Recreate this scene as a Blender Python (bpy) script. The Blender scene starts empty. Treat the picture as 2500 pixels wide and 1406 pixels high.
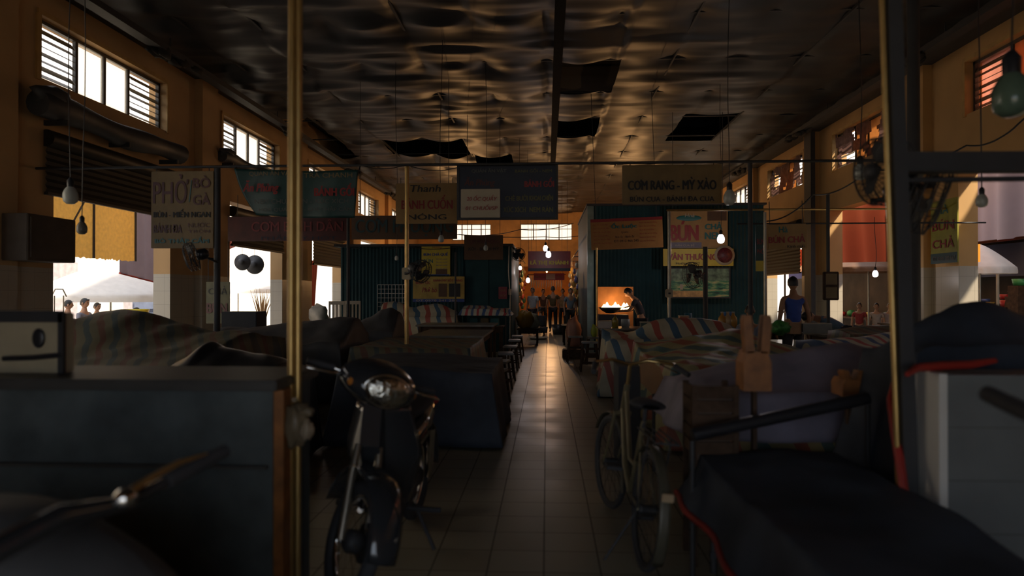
import bpy, bmesh, math, random
from mathutils import Vector, Matrix, noise
R = math.radians
PI = math.pi
rnd = random.Random(7)
scene = bpy.context.scene
col = scene.collection

# ------------------------------------------------------------------ camera, world, light, exposure
W, H = 2500.0, 1406.0
FPX = 1667.0
YAW, PITCH, EYE = 2.92, 0.41, 1.47
cam_data = bpy.data.cameras.new('camera')
cam = bpy.data.objects.new('camera', cam_data)
col.objects.link(cam)
cam.location = (0, 0, EYE)
cam.rotation_euler = (R(90 + PITCH), 0, R(YAW))
cam_data.sensor_width = 36.0
cam_data.lens = 36.0 * FPX / W
cam_data.clip_start = 0.05
cam_data.clip_end = 300
cam_data.dof.use_dof = True
cam_data.dof.focus_distance = 17.0
cam_data.dof.aperture_fstop = 1.25
scene.camera = cam
CR = cam.rotation_euler.to_matrix()

scene.view_settings.view_transform = 'Standard'
scene.view_settings.look = 'None'
scene.view_settings.exposure = -0.65
scene.view_settings.gamma = 1.0
scene.view_settings.use_curve_mapping = False
scene.cycles.use_denoising = True
scene.cycles.max_bounces = 7
scene.cycles.diffuse_bounces = 5
scene.cycles.glossy_bounces = 3
scene.cycles.transparent_max_bounces = 8
scene.cycles.sample_clamp_indirect = 3.0
scene.cycles.caustics_reflective = False
scene.cycles.caustics_refractive = False

world = bpy.data.worlds.new('sky')
scene.world = world
world.use_nodes = True
nt = world.node_tree
bg = nt.nodes['Background']
tc = nt.nodes.new('ShaderNodeTexCoord')
sp = nt.nodes.new('ShaderNodeSeparateXYZ')
rp = nt.nodes.new('ShaderNodeValToRGB')
nt.links.new(tc.outputs['Generated'], sp.inputs[0])
nt.links.new(sp.outputs['Z'], rp.inputs[0])
rp.color_ramp.elements[0].position = 0.0
rp.color_ramp.elements[0].color = (1.0, 0.86, 0.70, 1)
rp.color_ramp.elements[1].position = 0.75
rp.color_ramp.elements[1].color = (0.86, 0.90, 1.0, 1)
# the sky behind the photographer is clear and blue, the sky ahead hazy and warm
mr = nt.nodes.new('ShaderNodeMapRange')
mr.inputs['From Min'].default_value = -0.2
mr.inputs['From Max'].default_value = -0.9
nt.links.new(sp.outputs['Y'], mr.inputs['Value'])
mxs = nt.nodes.new('ShaderNodeMix')
mxs.data_type = 'RGBA'
nt.links.new(mr.outputs[0], mxs.inputs[0])
nt.links.new(rp.outputs[0], mxs.inputs[6])
mxs.inputs[7].default_value = (0.86, 0.97, 1.12, 1)
nt.links.new(mxs.outputs[2], bg.inputs['Color'])
SKY = 2.7
bg.inputs['Strength'].default_value = SKY

sun_d = bpy.data.lights.new('sun', 'SUN')
sun_d.energy = 16.0
sun_d.angle = R(4)
sun_d.color = (1.0, 0.86, 0.66)
sun = bpy.data.objects.new('sun', sun_d)
col.objects.link(sun)
sun.rotation_euler = Vector((0.70, -0.45, 0.95)).to_track_quat('Z', 'Y').to_euler()
sun.location = (20, -10, 25)


# ------------------------------------------------------------------ pixel helpers
def ray(px, py):
    return CR @ Vector(((px - W / 2) / FPX, -(py - H / 2) / FPX, -1.0))


def PY(px, py, Y):
    d = ray(px, py)
    t = Y / d.y
    return Vector((d.x * t, Y, EYE + d.z * t))


def PX(px, py, X):
    d = ray(px, py)
    t = X / d.x
    return Vector((X, d.y * t, EYE + d.z * t))


def PZ(px, py, Z=0.0):
    d = ray(px, py)
    t = (Z - EYE) / d.z
    return Vector((d.x * t, d.y * t, Z))


# ------------------------------------------------------------------ materials
MATS = {}


def mat(name, color, rough=0.6, metal=0.0, var=0.15, scale=6.0, bump=0.0, trans=0.0, emis=0.0, ecol=None, spec=0.5, coat=0.0):
    if name in MATS:
        return MATS[name]
    m = bpy.data.materials.new(name)
    m.use_nodes = True
    n = m.node_tree
    b = n.nodes['Principled BSDF']
    b.inputs['Roughness'].default_value = rough
    b.inputs['Metallic'].default_value = metal
    b.inputs['Specular IOR Level'].default_value = spec
    b.inputs['Coat Weight'].default_value = coat
    b.inputs['Base Color'].default_value = (*color, 1)
    if var or bump:
        t = n.nodes.new('ShaderNodeTexCoord')
        nz = n.nodes.new('ShaderNodeTexNoise')
        nz.inputs['Scale'].default_value = scale
        nz.inputs['Detail'].default_value = 4
        n.links.new(t.outputs['Object'], nz.inputs['Vector'])
        if var:
            r = n.nodes.new('ShaderNodeValToRGB')
            r.color_ramp.elements[0].position = 0.3
            r.color_ramp.elements[1].position = 0.7
            r.color_ramp.elements[0].color = (*[c * (1 - var) for c in color], 1)
            r.color_ramp.elements[1].color = (*[min(1, c * (1 + var)) for c in color], 1)
            n.links.new(nz.outputs['Fac'], r.inputs[0])
            n.links.new(r.outputs[0], b.inputs['Base Color'])
        if bump:
            bp = n.nodes.new('ShaderNodeBump')
            bp.inputs['Strength'].default_value = bump
            bp.inputs['Distance'].default_value = 0.02
            n.links.new(nz.outputs['Fac'], bp.inputs['Height'])
            n.links.new(bp.outputs[0], b.inputs['Normal'])
    if emis:
        b.inputs['Emission Color'].default_value = (*(ecol or color), 1)
        b.inputs['Emission Strength'].default_value = emis
    if trans:
        out = n.nodes['Material Output']
        tr = n.nodes.new('ShaderNodeBsdfTranslucent')
        tr.inputs['Color'].default_value = (*color, 1)
        mx = n.nodes.new('ShaderNodeMixShader')
        mx.inputs[0].default_value = trans
        n.links.new(b.outputs[0], mx.inputs[1])
        n.links.new(tr.outputs[0], mx.inputs[2])
        n.links.new(mx.outputs[0], out.inputs[0])
    MATS[name] = m
    return m


def nodes_mat(name, rough=0.6, metal=0.0):
    m = bpy.data.materials.new(name)
    m.use_nodes = True
    n = m.node_tree
    b = n.nodes['Principled BSDF']
    b.inputs['Roughness'].default_value = rough
    b.inputs['Metallic'].default_value = metal
    MATS[name] = m
    return m, n, b


def mnode(n, op, a, b=None):
    x = n.nodes.new('ShaderNodeMath')
    x.operation = op
    for i, v in enumerate((a, b)):
        if v is None:
            continue
        if hasattr(v, 'is_linked') or hasattr(v, 'links'):
            n.links.new(v, x.inputs[i])
        else:
            x.inputs[i].default_value = v
    return x.outputs[0]


def mixc(n, fac, a, b):
    x = n.nodes.new('ShaderNodeMix')
    x.data_type = 'RGBA'
    if hasattr(fac, 'links'):
        n.links.new(fac, x.inputs[0])
    else:
        x.inputs[0].default_value = fac
    for s, v in ((6, a), (7, b)):
        if hasattr(v, 'links'):
            n.links.new(v, x.inputs[s])
        else:
            x.inputs[s].default_value = (*v, 1)
    return x.outputs[2]


def wall_mat(name, paint, tile, zc):
    """ochre paint above a white tiled dado that ends at height zc"""
    m, n, b = nodes_mat(name, 0.5)
    t = n.nodes.new('ShaderNodeTexCoord')
    s = n.nodes.new('ShaderNodeSeparateXYZ')
    n.links.new(t.outputs['Object'], s.inputs[0])
    nz = n.nodes.new('ShaderNodeTexNoise')
    nz.inputs['Scale'].default_value = 1.3
    nz.inputs['Detail'].default_value = 6
    n.links.new(t.outputs['Object'], nz.inputs['Vector'])
    p = mixc(n, nz.outputs['Fac'], [c * 0.72 for c in paint], [c * 1.2 for c in paint])
    # tile joints
    xy = mnode(n, 'ADD', s.outputs['X'], s.outputs['Y'])
    j1 = mnode(n, 'LESS_THAN', mnode(n, 'FRACT', mnode(n, 'DIVIDE', xy, 0.25)), 0.02)
    j2 = mnode(n, 'LESS_THAN', mnode(n, 'FRACT', mnode(n, 'DIVIDE', s.outputs['Z'], 0.25)), 0.02)
    j = mnode(n, 'MAXIMUM', j1, j2)
    tl = mixc(n, j, mixc(n, nz.outputs['Fac'], [c * 0.85 for c in tile], tile), [c * 0.6 for c in tile])
    up = mnode(n, 'GREATER_THAN', s.outputs['Z'], zc)
    n.links.new(mixc(n, up, tl, p), b.inputs['Base Color'])
    rg = mnode(n, 'ADD', mnode(n, 'MULTIPLY', up, 0.45), 0.35)
    n.links.new(rg, b.inputs['Roughness'])
    return m


def floor_mat():
    m, n, b = nodes_mat('floor_tiles', 0.3)
    t = n.nodes.new('ShaderNodeTexCoord')
    s = n.nodes.new('ShaderNodeSeparateXYZ')
    n.links.new(t.outputs['Object'], s.inputs[0])
    T = 0.30
    fx = mnode(n, 'DIVIDE', mnode(n, 'ADD', s.outputs['X'], 100 * T + 0.02), T)
    fy = mnode(n, 'DIVIDE', mnode(n, 'ADD', s.outputs['Y'], 100 * T), T)
    j = mnode(n, 'MAXIMUM', mnode(n, 'LESS_THAN', mnode(n, 'FRACT', fx), 0.022), mnode(n, 'LESS_THAN', mnode(n, 'FRACT', fy), 0.018))
    cb = n.nodes.new('ShaderNodeCombineXYZ')
    n.links.new(mnode(n, 'FLOOR', fx), cb.inputs[0])
    n.links.new(mnode(n, 'FLOOR', fy), cb.inputs[1])
    wn = n.nodes.new('ShaderNodeTexWhiteNoise')
    n.links.new(cb.outputs[0], wn.inputs['Vector'])
    nz = n.nodes.new('ShaderNodeTexNoise')
    nz.inputs['Scale'].default_value = 2.2
    nz.inputs['Detail'].default_value = 8
    n.links.new(t.outputs['Object'], nz.inputs['Vector'])
    base = mixc(n, nz.outputs['Fac'], (0.17, 0.145, 0.10), (0.30, 0.265, 0.19))
    base = mixc(n, mnode(n, 'MULTIPLY', wn.outputs['Value'], 0.4), base, (0.36, 0.32, 0.23))
    n.links.new(mixc(n, j, base, (0.03, 0.027, 0.022)), b.inputs['Base Color'])
    r = mnode(n, 'ADD', mnode(n, 'MULTIPLY', nz.outputs['Fac'], 0.22), mnode(n, 'ADD', mnode(n, 'MULTIPLY', wn.outputs['Value'], 0.06), 0.21))
    n.links.new(mnode(n, 'ADD', r, mnode(n, 'MULTIPLY', j, 0.4)), b.inputs['Roughness'])
    bp = n.nodes.new('ShaderNodeBump')
    bp.inputs['Strength'].default_value = 0.35
    bp.inputs['Distance'].default_value = 0.004
    hh = mnode(n, 'ADD', mnode(n, 'MULTIPLY', wn.outputs['Value'], 0.5), mnode(n, 'ADD', mnode(n, 'MULTIPLY', j, -1.0), nz.outputs['Fac']))
    n.links.new(hh, bp.inputs['Height'])
    n.links.new(bp.outputs[0], b.inputs['Normal'])
    return m


def stripe_mat(name, c1, c2, c3, period, ang=0.0, trans=0.1, axis=(1, 0, 0), tint=1.0):
    """woven market tarp: red and blue stripes on a pale ground, running along the sheet"""
    m, n, b = nodes_mat(name, 0.55)
    t = n.nodes.new('ShaderNodeTexCoord')
    dv = n.nodes.new('ShaderNodeVectorMath')
    dv.operation = 'DOT_PRODUCT'
    n.links.new(t.outputs['Object'], dv.inputs[0])
    dv.inputs[1].default_value = axis
    nz = n.nodes.new('ShaderNodeTexNoise')
    nz.inputs['Scale'].default_value = 1.6
    n.links.new(t.outputs['Object'], nz.inputs['Vector'])
    v = mnode(n, 'ADD', dv.outputs['Value'], mnode(n, 'MULTIPLY', nz.outputs['Fac'], 0.25))
    f = mnode(n, 'FRACT', mnode(n, 'DIVIDE', mnode(n, 'ADD', v, 50.0), period))
    r = n.nodes.new('ShaderNodeValToRGB')
    r.color_ramp.interpolation = 'CONSTANT'
    e = r.color_ramp.elements
    e[0].position, e[0].color = 0.0, (*c1, 1)
    e[1].position, e[1].color = 0.22, (*c3, 1)
    for pos, c in ((0.5, c2), (0.72, c3)):
        x = e.new(pos)
        x.color = (*c, 1)
    n.links.new(f, r.inputs[0])
    n2 = n.nodes.new('ShaderNodeTexNoise')
    n2.inputs['Scale'].default_value = 5
    n.links.new(t.outputs['Object'], n2.inputs['Vector'])
    cc = mixc(n, mnode(n, 'MULTIPLY', n2.outputs['Fac'], 0.5), r.outputs[0], (0.10, 0.09, 0.06))
    n.links.new(cc, b.inputs['Base Color'])
    out = n.nodes['Material Output']
    tr = n.nodes.new('ShaderNodeBsdfTranslucent')
    n.links.new(cc, tr.inputs['Color'])
    mx = n.nodes.new('ShaderNodeMixShader')
    mx.inputs[0].default_value = trans
    n.links.new(b.outputs[0], mx.inputs[1])
    n.links.new(tr.outputs[0], mx.inputs[2])
    n.links.new(mx.outputs[0], out.inputs[0])
    return m


M_floor = floor_mat()
M_wallL = wall_mat('ochre_wall_left', (0.54, 0.33, 0.15), (0.48, 0.42, 0.33), 1.82)
M_wallR = wall_mat('ochre_wall_right', (0.56, 0.33, 0.13), (0.50, 0.44, 0.35), 1.93)
M_back = mat('ochre_back', (0.62, 0.32, 0.11), 0.7, var=0.25, scale=1.5)
M_foil = mat('ceiling_foil', (0.032, 0.032, 0.034), 0.42, 0.0, var=0.3, scale=1.2, bump=0.1, spec=0.20)
M_roof = mat('dark_roof', (0.012, 0.012, 0.014), 0.9)
M_dark = mat('dark_steel', (0.035, 0.035, 0.038), 0.6, 0.1)
M_black = mat('black_plastic', (0.022, 0.022, 0.026), 0.35, var=0.0)
M_gloss = mat('black_gloss_paint', (0.030, 0.032, 0.036), 0.12, coat=0.6, var=0.0)
M_rubber = mat('rubber', (0.038, 0.038, 0.042), 0.8)
M_steel = mat('galvanised_steel', (0.30, 0.27, 0.22), 0.35, 0.85, scale=10)
M_chrome = mat('chrome', (0.75, 0.73, 0.70), 0.12, 1.0, var=0)
M_pipe = mat('golden_pipe', (0.50, 0.33, 0.12), 0.33, 0.7, scale=8)  # tan of the thin poles; gold also stands for reflected light on the near post
M_frame = mat('window_frame_ochre', (0.50, 0.30, 0.10), 0.6)
M_metalframe = mat('grey_window_frame', (0.06, 0.05, 0.04), 0.5)
M_wood = mat('wood', (0.27, 0.10, 0.024), 0.5, scale=12, var=0.35)
M_wooddark = mat('dark_wood', (0.062, 0.036, 0.022), 0.75, scale=12, var=0.35, spec=.2)
M_plank = mat('worn_table_top', (0.17, 0.15, 0.12), 0.3, scale=5, var=0.25)
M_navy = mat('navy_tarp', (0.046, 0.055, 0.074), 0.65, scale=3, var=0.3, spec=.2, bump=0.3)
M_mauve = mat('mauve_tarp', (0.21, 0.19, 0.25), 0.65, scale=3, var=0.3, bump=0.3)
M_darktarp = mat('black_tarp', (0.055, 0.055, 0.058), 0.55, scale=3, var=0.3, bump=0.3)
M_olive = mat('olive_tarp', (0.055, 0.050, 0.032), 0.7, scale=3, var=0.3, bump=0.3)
M_green = mat('green_corrugated', (0.015, 0.052, 0.062), 0.6, 0.0, scale=2, var=0.2, spec=.2)
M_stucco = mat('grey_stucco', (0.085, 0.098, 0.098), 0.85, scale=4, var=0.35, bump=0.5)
M_tilewhite = mat('white_glazed_tile', (0.36, 0.36, 0.34), 0.3, scale=2, var=0.08)
M_bulbglass = mat('white_bulb_glass', (0.42, 0.44, 0.40), 0.25, var=0.05)
M_lit = mat('lit_bulb', (1, 0.93, 0.98), 0.3, emis=10, ecol=(1, 0.90, 0.95), var=0)
M_red = mat('red_paint', (0.30, 0.022, 0.015), 0.5)
M_redtarp = mat('red_tarp', (0.13, 0.024, 0.012), 0.6, trans=0.6, scale=3, var=0.2)
M_orange = mat('orange_tarp', (0.75, 0.32, 0.05), 0.6, trans=0.6, scale=3)
M_bluetarp = mat('blue_tarp', (0.10, 0.14, 0.30), 0.6, trans=0.4, scale=3)
M_purple = mat('purple_grey_tarp', (0.15, 0.12, 0.15), 0.6, trans=0.55, scale=1.6, var=0.35)
M_bamboo = mat('bamboo_blind', (0.62, 0.36, 0.09), 0.6, trans=0.35, scale=14, var=0.25)
M_whitecloth = mat('white_canopy', (0.80, 0.78, 0.76), 0.6, trans=0.35, var=0.08)
M_browncloth = mat('brown_canopy', (0.16, 0.08, 0.04), 0.6, trans=0.2)
M_shutter = mat('rolling_shutter', (0.035, 0.032, 0.028), 0.5, 0.4)
M_facade = mat('white_facade', (0.72, 0.68, 0.60), 0.7, var=0.12, scale=1)
M_ground = mat('concrete_ground', (0.42, 0.40, 0.37), 0.9, scale=2)
M_skin = mat('skin', (0.36, 0.19, 0.11), 0.55, var=0.08)
M_hair = mat('black_hair', (0.012, 0.010, 0.009), 0.5, var=0.1)
M_ply = mat('plywood_board', (0.34, 0.16, 0.05), 0.6, var=0.2)
M_box = mat('cream_box', (0.42, 0.35, 0.23), 0.6, var=0.08)
M_plastic_bag = mat('plastic_bag', (0.50, 0.40, 0.28), 0.3, trans=0.35, var=0.2, bump=0.6, scale=14)


def frost():
    m = bpy.data.materials.new('frosted_pane')
    m.use_nodes = True
    n = m.node_tree
    n.nodes.remove(n.nodes['Principled BSDF'])
    o = n.nodes['Material Output']
    a = n.nodes.new('ShaderNodeBsdfTransparent')
    a.inputs[0].default_value = (1.0, 0.97, 0.92, 1)
    b = n.nodes.new('ShaderNodeBsdfTranslucent')
    b.inputs[0].default_value = (0.9, 0.87, 0.8, 1)
    x = n.nodes.new('ShaderNodeMixShader')
    x.inputs[0].default_value = 0.2
    n.links.new(a.outputs[0], x.inputs[1])
    n.links.new(b.outputs[0], x.inputs[2])
    n.links.new(x.outputs[0], o.inputs[0])
    return m


M_frost = frost()
M_pinkcloth = mat('pink_curtain', (0.55, 0.20, 0.13), 0.7, trans=0.65, scale=5, var=0.25)
M_mesh = mat('tattered_mesh', (0.16, 0.085, 0.07), 0.7, trans=0.35, scale=9, var=0.6, bump=0.8)
M_tanpane = mat('tan_blind', (0.70, 0.42, 0.20), 0.6, trans=0.6, scale=9, var=0.2)


# ------------------------------------------------------------------ mesh builder
class MB:
    def __init__(s):
        s.v = []
        s.f = []
        s.sm = []
        s.mi = []
        s.cur = 0

    def add(s, vs, fs, smooth=False):
        o = len(s.v)
        s.v += [tuple(v) for v in vs]
        for f in fs:
            s.f.append(tuple(i + o for i in f))
            s.sm.append(smooth)
            s.mi.append(s.cur)
        return s

    def box(s, x0, y0, z0, x1, y1, z1, m=None, bev=0.0):
        if x0 > x1: x0, x1 = x1, x0
        if y0 > y1: y0, y1 = y1, y0
        if z0 > z1: z0, z1 = z1, z0
        if bev:
            b = min(bev, (x1 - x0) * .45, (y1 - y0) * .45, (z1 - z0) * .45)
            bm = bmesh.new()
            bmesh.ops.create_cube(bm, size=1)
            bmesh.ops.scale(bm, vec=(x1 - x0, y1 - y0, z1 - z0), verts=bm.verts)
            bmesh.ops.bevel(bm, geom=bm.edges, offset=b, segments=2, affect='EDGES')
            c = Vector(((x0 + x1) / 2, (y0 + y1) / 2, (z0 + z1) / 2))
            bm.verts.ensure_lookup_table()
            vs = [v.co + c for v in bm.verts]
            fs = [[v.index for v in f.verts] for f in bm.faces]
            bm.free()
        else:
            vs = [Vector(p) for p in ((x0, y0, z0), (x1, y0, z0), (x1, y1, z0), (x0, y1, z0), (x0, y0, z1), (x1, y0, z1), (x1, y1, z1), (x0, y1, z1))]
            fs = [(0, 3, 2, 1), (4, 5, 6, 7), (0, 1, 5, 4), (1, 2, 6, 5), (2, 3, 7, 6), (3, 0, 4, 7)]
        if m is not None:
            vs = [m @ v for v in vs]
        return s.add(vs, fs)

    def tube(s, pts, r, n=10, cap=True, closed=False):
        pts = [Vector(p) for p in pts]
        rs = r if isinstance(r, (list, tuple)) else [r] * len(pts)
        vs, fs = [], []
        N = len(pts)
        up = None
        for i, p in enumerate(pts):
            a = pts[(i - 1) % N] if (i or closed) else p
            b = pts[(i + 1) % N] if (i < N - 1 or closed) else p
            d = (b - a).normalized()
            if up is None:
                up = d.orthogonal().normalized()
            up = (up - d * up.dot(d))
            up = up.normalized() if up.length > 1e-6 else d.orthogonal().normalized()
            sd = d.cross(up)
            for k in range(n):
                t = 2 * PI * k / n
                vs.append(p + (up * math.cos(t) + sd * math.sin(t)) * rs[i])
        for i in range(N if closed else N - 1):
            for k in range(n):
                j = (i + 1) % N
                fs.append((i * n + k, i * n + (k + 1) % n, j * n + (k + 1) % n, j * n + k))
        s.add(vs, fs, True)
        if cap and not closed:
            s.add(vs[:n], [tuple(range(n))[::-1]])
            s.add(vs[-n:], [tuple(range(n))])
        return s

    def lathe(s, prof, n=20, m=None, smooth=True):
        vs, fs = [], []
        for (r, z) in prof:
            for k in range(n):
                t = 2 * PI * k / n
                vs.append(Vector((r * math.cos(t), r * math.sin(t), z)))
        for i in range(len(prof) - 1):
            for k in range(n):
                fs.append((i * n + k, i * n + (k + 1) % n, (i + 1) * n + (k + 1) % n, (i + 1) * n + k))
        if m is not None:
            vs = [m @ v for v in vs]
        return s.add(vs, fs, smooth)

    def torus(s, c, R_, r, axis='y', n=28, k=8, m=None):
        pts = []
        for i in range(n):
            t = 2 * PI * i / n
            a, b = R_ * math.cos(t), R_ * math.sin(t)
            p = {'y': (a, 0, b), 'x': (0, a, b), 'z': (a, b, 0)}[axis]
            p = Vector(c) + Vector(p)
            pts.append(m @ p if m is not None else p)
        return s.tube(pts, r, k, closed=True)

    def ell(s, c, rad, n=14, m=None, nz=0.0, seed=0):
        vs, fs = [], []
        h = n // 2
        for i in range(h + 1):
            a = PI * i / h
            for k in range(n):
                t = 2 * PI * k / n
                d = Vector((math.sin(a) * math.cos(t), math.sin(a) * math.sin(t), math.cos(a)))
                q = 1 + nz * noise.noise(d * 2.2 + Vector((seed, seed * 1.7, 0)))
                p = Vector(c) + Vector((d.x * rad[0], d.y * rad[1], d.z * rad[2])) * q
                vs.append(m @ p if m is not None else p)
        for i in range(h):
            for k in range(n):
                fs.append((i * n + k, (i + 1) * n + k, (i + 1) * n + (k + 1) % n, i * n + (k + 1) % n))
        return s.add(vs, fs, True)

    def grid(s, fn, nu, nv, smooth=True, skip=None):
        vs = [fn(i / nu, j / nv) for j in range(nv + 1) for i in range(nu + 1)]
        fs = []
        for j in range(nv):
            for i in range(nu):
                if skip and skip((i + .5) / nu, (j + .5) / nv):
                    continue
                a = j * (nu + 1) + i
                fs.append((a, a + 1, a + nu + 2, a + nu + 1))
        return s.add(vs, fs, smooth)

    def extr(s, poly, d, m=None):
        """polygon (list of 3D points) extruded by vector d"""
        n = len(poly)
        vs = [Vector(p) for p in poly] + [Vector(p) + Vector(d) for p in poly]
        if m is not None:
            vs = [m @ v for v in vs]
        fs = [tuple(range(n))[::-1], tuple(range(n, 2 * n))]
        fs += [(i, (i + 1) % n, n + (i + 1) % n, n + i) for i in range(n)]
        return s.add(vs, fs)

    def build(s, name, material, parent=None, loc=None, rot=None):
        me = bpy.data.meshes.new(name)
        me.from_pydata(s.v, [], s.f)
        me.polygons.foreach_set('use_smooth', s.sm)
        ms = material if isinstance(material, (list, tuple)) else [material]
        for x in ms:
            me.materials.append(x)
        if len(ms) > 1:
            me.polygons.foreach_set('material_index', s.mi)
        me.update()
        o = bpy.data.objects.new(name, me)
        col.objects.link(o)
        if parent is not None:
            o.parent = parent
        if loc is not None:
            o.location = loc
        if rot is not None:
            o.rotation_euler = rot
        return o


def tag(o, label, cat, group=None, kind=None):
    o['label'] = label
    o['category'] = cat
    if group:
        o['group'] = group
    if kind:
        o['kind'] = kind
    return o


def empty(name, label, cat, loc=(0, 0, 0), rz=0.0, group=None, rot=None):
    o = bpy.data.objects.new(name, None)
    o.empty_display_size = 0.1
    col.objects.link(o)
    o.location = loc
    o.rotation_euler = rot if rot else (0, 0, rz)
    return tag(o, label, cat, group)


def struct(o, label=None):
    o['kind'] = 'structure'
    if label:
        o['label'] = label
    return o


def copy_tree(o, label=None, group=None, loc=None, rot=None):
    def rec(a, parent):
        c = a.copy()
        col.objects.link(c)
        if parent is not None:
            c.parent = parent
        for ch in a.children:
            rec(ch, c)
        return c
    c = rec(o, None)
    if label: c['label'] = label
    if group: c['group'] = group
    if loc is not None: c.location = loc
    if rot is not None: c.rotation_euler = rot
    return c


def text_mesh(s):
    cu = bpy.data.curves.new('lettering', 'FONT')
    cu.body = s
    cu.extrude = 0.0
    cu.resolution_u = 3
    o = bpy.data.objects.new('lettering', cu)
    col.objects.link(o)
    dg = bpy.context.evaluated_depsgraph_get()
    me = bpy.data.meshes.new_from_object(o.evaluated_get(dg))
    bpy.data.objects.remove(o)
    bpy.data.curves.remove(cu)
    return me


HORN = {'Ơ': ('O', 0), 'Ở': ('Ỏ', 0), 'Ợ': ('Ọ', 0), 'Ư': ('U', 0), 'Ừ': ('Ù', 0), 'ơ': ('o', 1), 'ư': ('u', 1), 'Ờ': ('Ò', 0), 'Ớ': ('Ó', 0)}


def lettering(parent, s, x0, x1, z0, z1, y, material, bold=0.0, slant=0.0):
    """writing filling the box x0..x1, z0..z1 on the plane y of the parent, facing -Y"""
    base = ''.join(HORN[c][0] if c in HORN else c for c in s)
    me = text_mesh(base)
    if not len(me.vertices):
        return
    P = [(v.co.x, v.co.y) for v in me.vertices]
    fs = [tuple(p.vertices) for p in me.polygons]
    bpy.data.meshes.remove(me)
    for i, c in enumerate(s):
        if c in HORN:
            m2 = text_mesh(base[:i + 1])
            hx = max(v.co.x for v in m2.vertices)
            bpy.data.meshes.remove(m2)
            top_ = .52 if HORN[c][1] else .70
            o = len(P)
            P += [(hx - .06, top_ - .10), (hx + .02, top_ - .10), (hx + .09, top_ + .0), (hx + .08, top_ + .07), (hx + .02, top_ + .07), (hx + .0, top_ - .02)]
            fs.append(tuple(o + k for k in range(6)))
    xs = [a for a, b in P]
    ys = [b for a, b in P]
    ax, bx, ay, by = min(xs), max(xs), min(ys), max(ys)
    vs = []
    for a, b in P:
        u = (a - ax) / (bx - ax)
        w = (b - ay) / (by - ay)
        vs.append((x0 + (x1 - x0) * u + slant * w * (z1 - z0), w * (z1 - z0) + z0))
    mb = MB()
    offs = [(0, 0)] if not bold else [(-bold, 0), (bold, 0), (0, bold * .6), (0, 0)]
    for k, (dx, dz) in enumerate(offs):
        mb.add([(a + dx, y - 0.0006 * k, b + dz) for a, b in vs], fs)
    return mb.build('lettering', material, parent)


C_RED = mat('sign_red', (0.26, 0.018, 0.018), 0.5, var=0)
C_DRED = mat('sign_dark_red', (0.075, 0.014, 0.012), 0.5, var=0.2)
C_TEAL = mat('sign_teal', (0.02, 0.13, 0.13), 0.5, var=0)
C_DKGREEN = mat('sign_dark_green', (0.012, 0.050, 0.046), 0.5, var=0.15)
C_NAVY = mat('sign_navy', (0.010, 0.016, 0.035), 0.5, var=0.1)
C_BLUE = mat('sign_blue', (0.02, 0.05, 0.22), 0.5, var=0)
C_YEL = mat('sign_yellow', (0.52, 0.40, 0.03), 0.5, var=0.08)
C_TAN = mat('sign_tan', (0.20, 0.13, 0.05), 0.6, var=0.12)
C_TAN2 = mat('sign_tan_pale', (0.34, 0.20, 0.07), 0.6, var=0.1)
C_ORANGE = mat('sign_orange', (0.34, 0.15, 0.035), 0.6, var=0.1)
C_WHITE = mat('sign_white', (0.42, 0.36, 0.27), 0.6, var=0.05)
C_BLACK = mat('sign_black', (0.012, 0.012, 0.014), 0.6, var=0)
C_GREY = mat('sign_grey', (0.10, 0.10, 0.09), 0.6, var=0)
C_BROWN = mat('sign_brown', (0.085, 0.042, 0.018), 0.6, var=0.15)


def sign(name, label, rect, Y, board, lines, frame=None, panels=(), hang=None, tilt=0.0, thick=0.03, drop=0.0):
    """rect in photo pixels (x0,y0,x1,y1); lines: (text, fx0, fx1, fy0, fy1, material[, bold, slant]) as fractions from top-left"""
    a = PY(rect[0], rect[1], Y)
    b = PY(rect[2], rect[3], Y)
    w, h = b.x - a.x, (a.z + PY(rect[2], rect[1], Y).z) / 2 - (b.z + PY(rect[0], rect[3], Y).z) / 2
    cx, zt = (a.x + b.x) / 2, (a.z + PY(rect[2], rect[1], Y).z) / 2
    root = empty(name, label, 'sign', (cx, Y, zt - h), 0)
    root.rotation_euler = (0, R(tilt), 0)
    MB().box(-w / 2, 0, 0, w / 2, thick, h, bev=0.006).build('board', board, root)
    if frame:
        f = MB()
        t = 0.03
        f.box(-w / 2 - t, -.01, -t, -w / 2, thick + .01, h + t).box(w / 2, -.01, -t, w / 2 + t, thick + .01, h + t)
        f.box(-w / 2, -.01, h, w / 2, thick + .01, h + t).box(-w / 2, -.01, -t, w / 2, thick + .01, 0)
        f.build('frame', frame, root)
    for (fx0, fx1, fy0, fy1, m, *nm) in panels:
        MB().box(-w / 2 + fx0 * w, -0.006, h * (1 - fy1), -w / 2 + fx1 * w, 0.0, h * (1 - fy0)).build(nm[0] if nm else 'colour_panel', m, root)
    for (s, fx0, fx1, fy0, fy1, m, *ex) in lines:
        lettering(root, s, -w / 2 + fx0 * w, -w / 2 + fx1 * w, h * (1 - fy1), h * (1 - fy0), -0.009, m, (ex[0] if ex else 0) * h, ex[1] if len(ex) > 1 else 0)
    if hang:
        for sx in (-.42, .42):
            MB().tube([(sx * w, thick / 2, h - .01), (sx * w, thick / 2, hang - (zt - h))], 0.006, 6).build('hanging_wire', M_dark, root)
    return root


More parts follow.
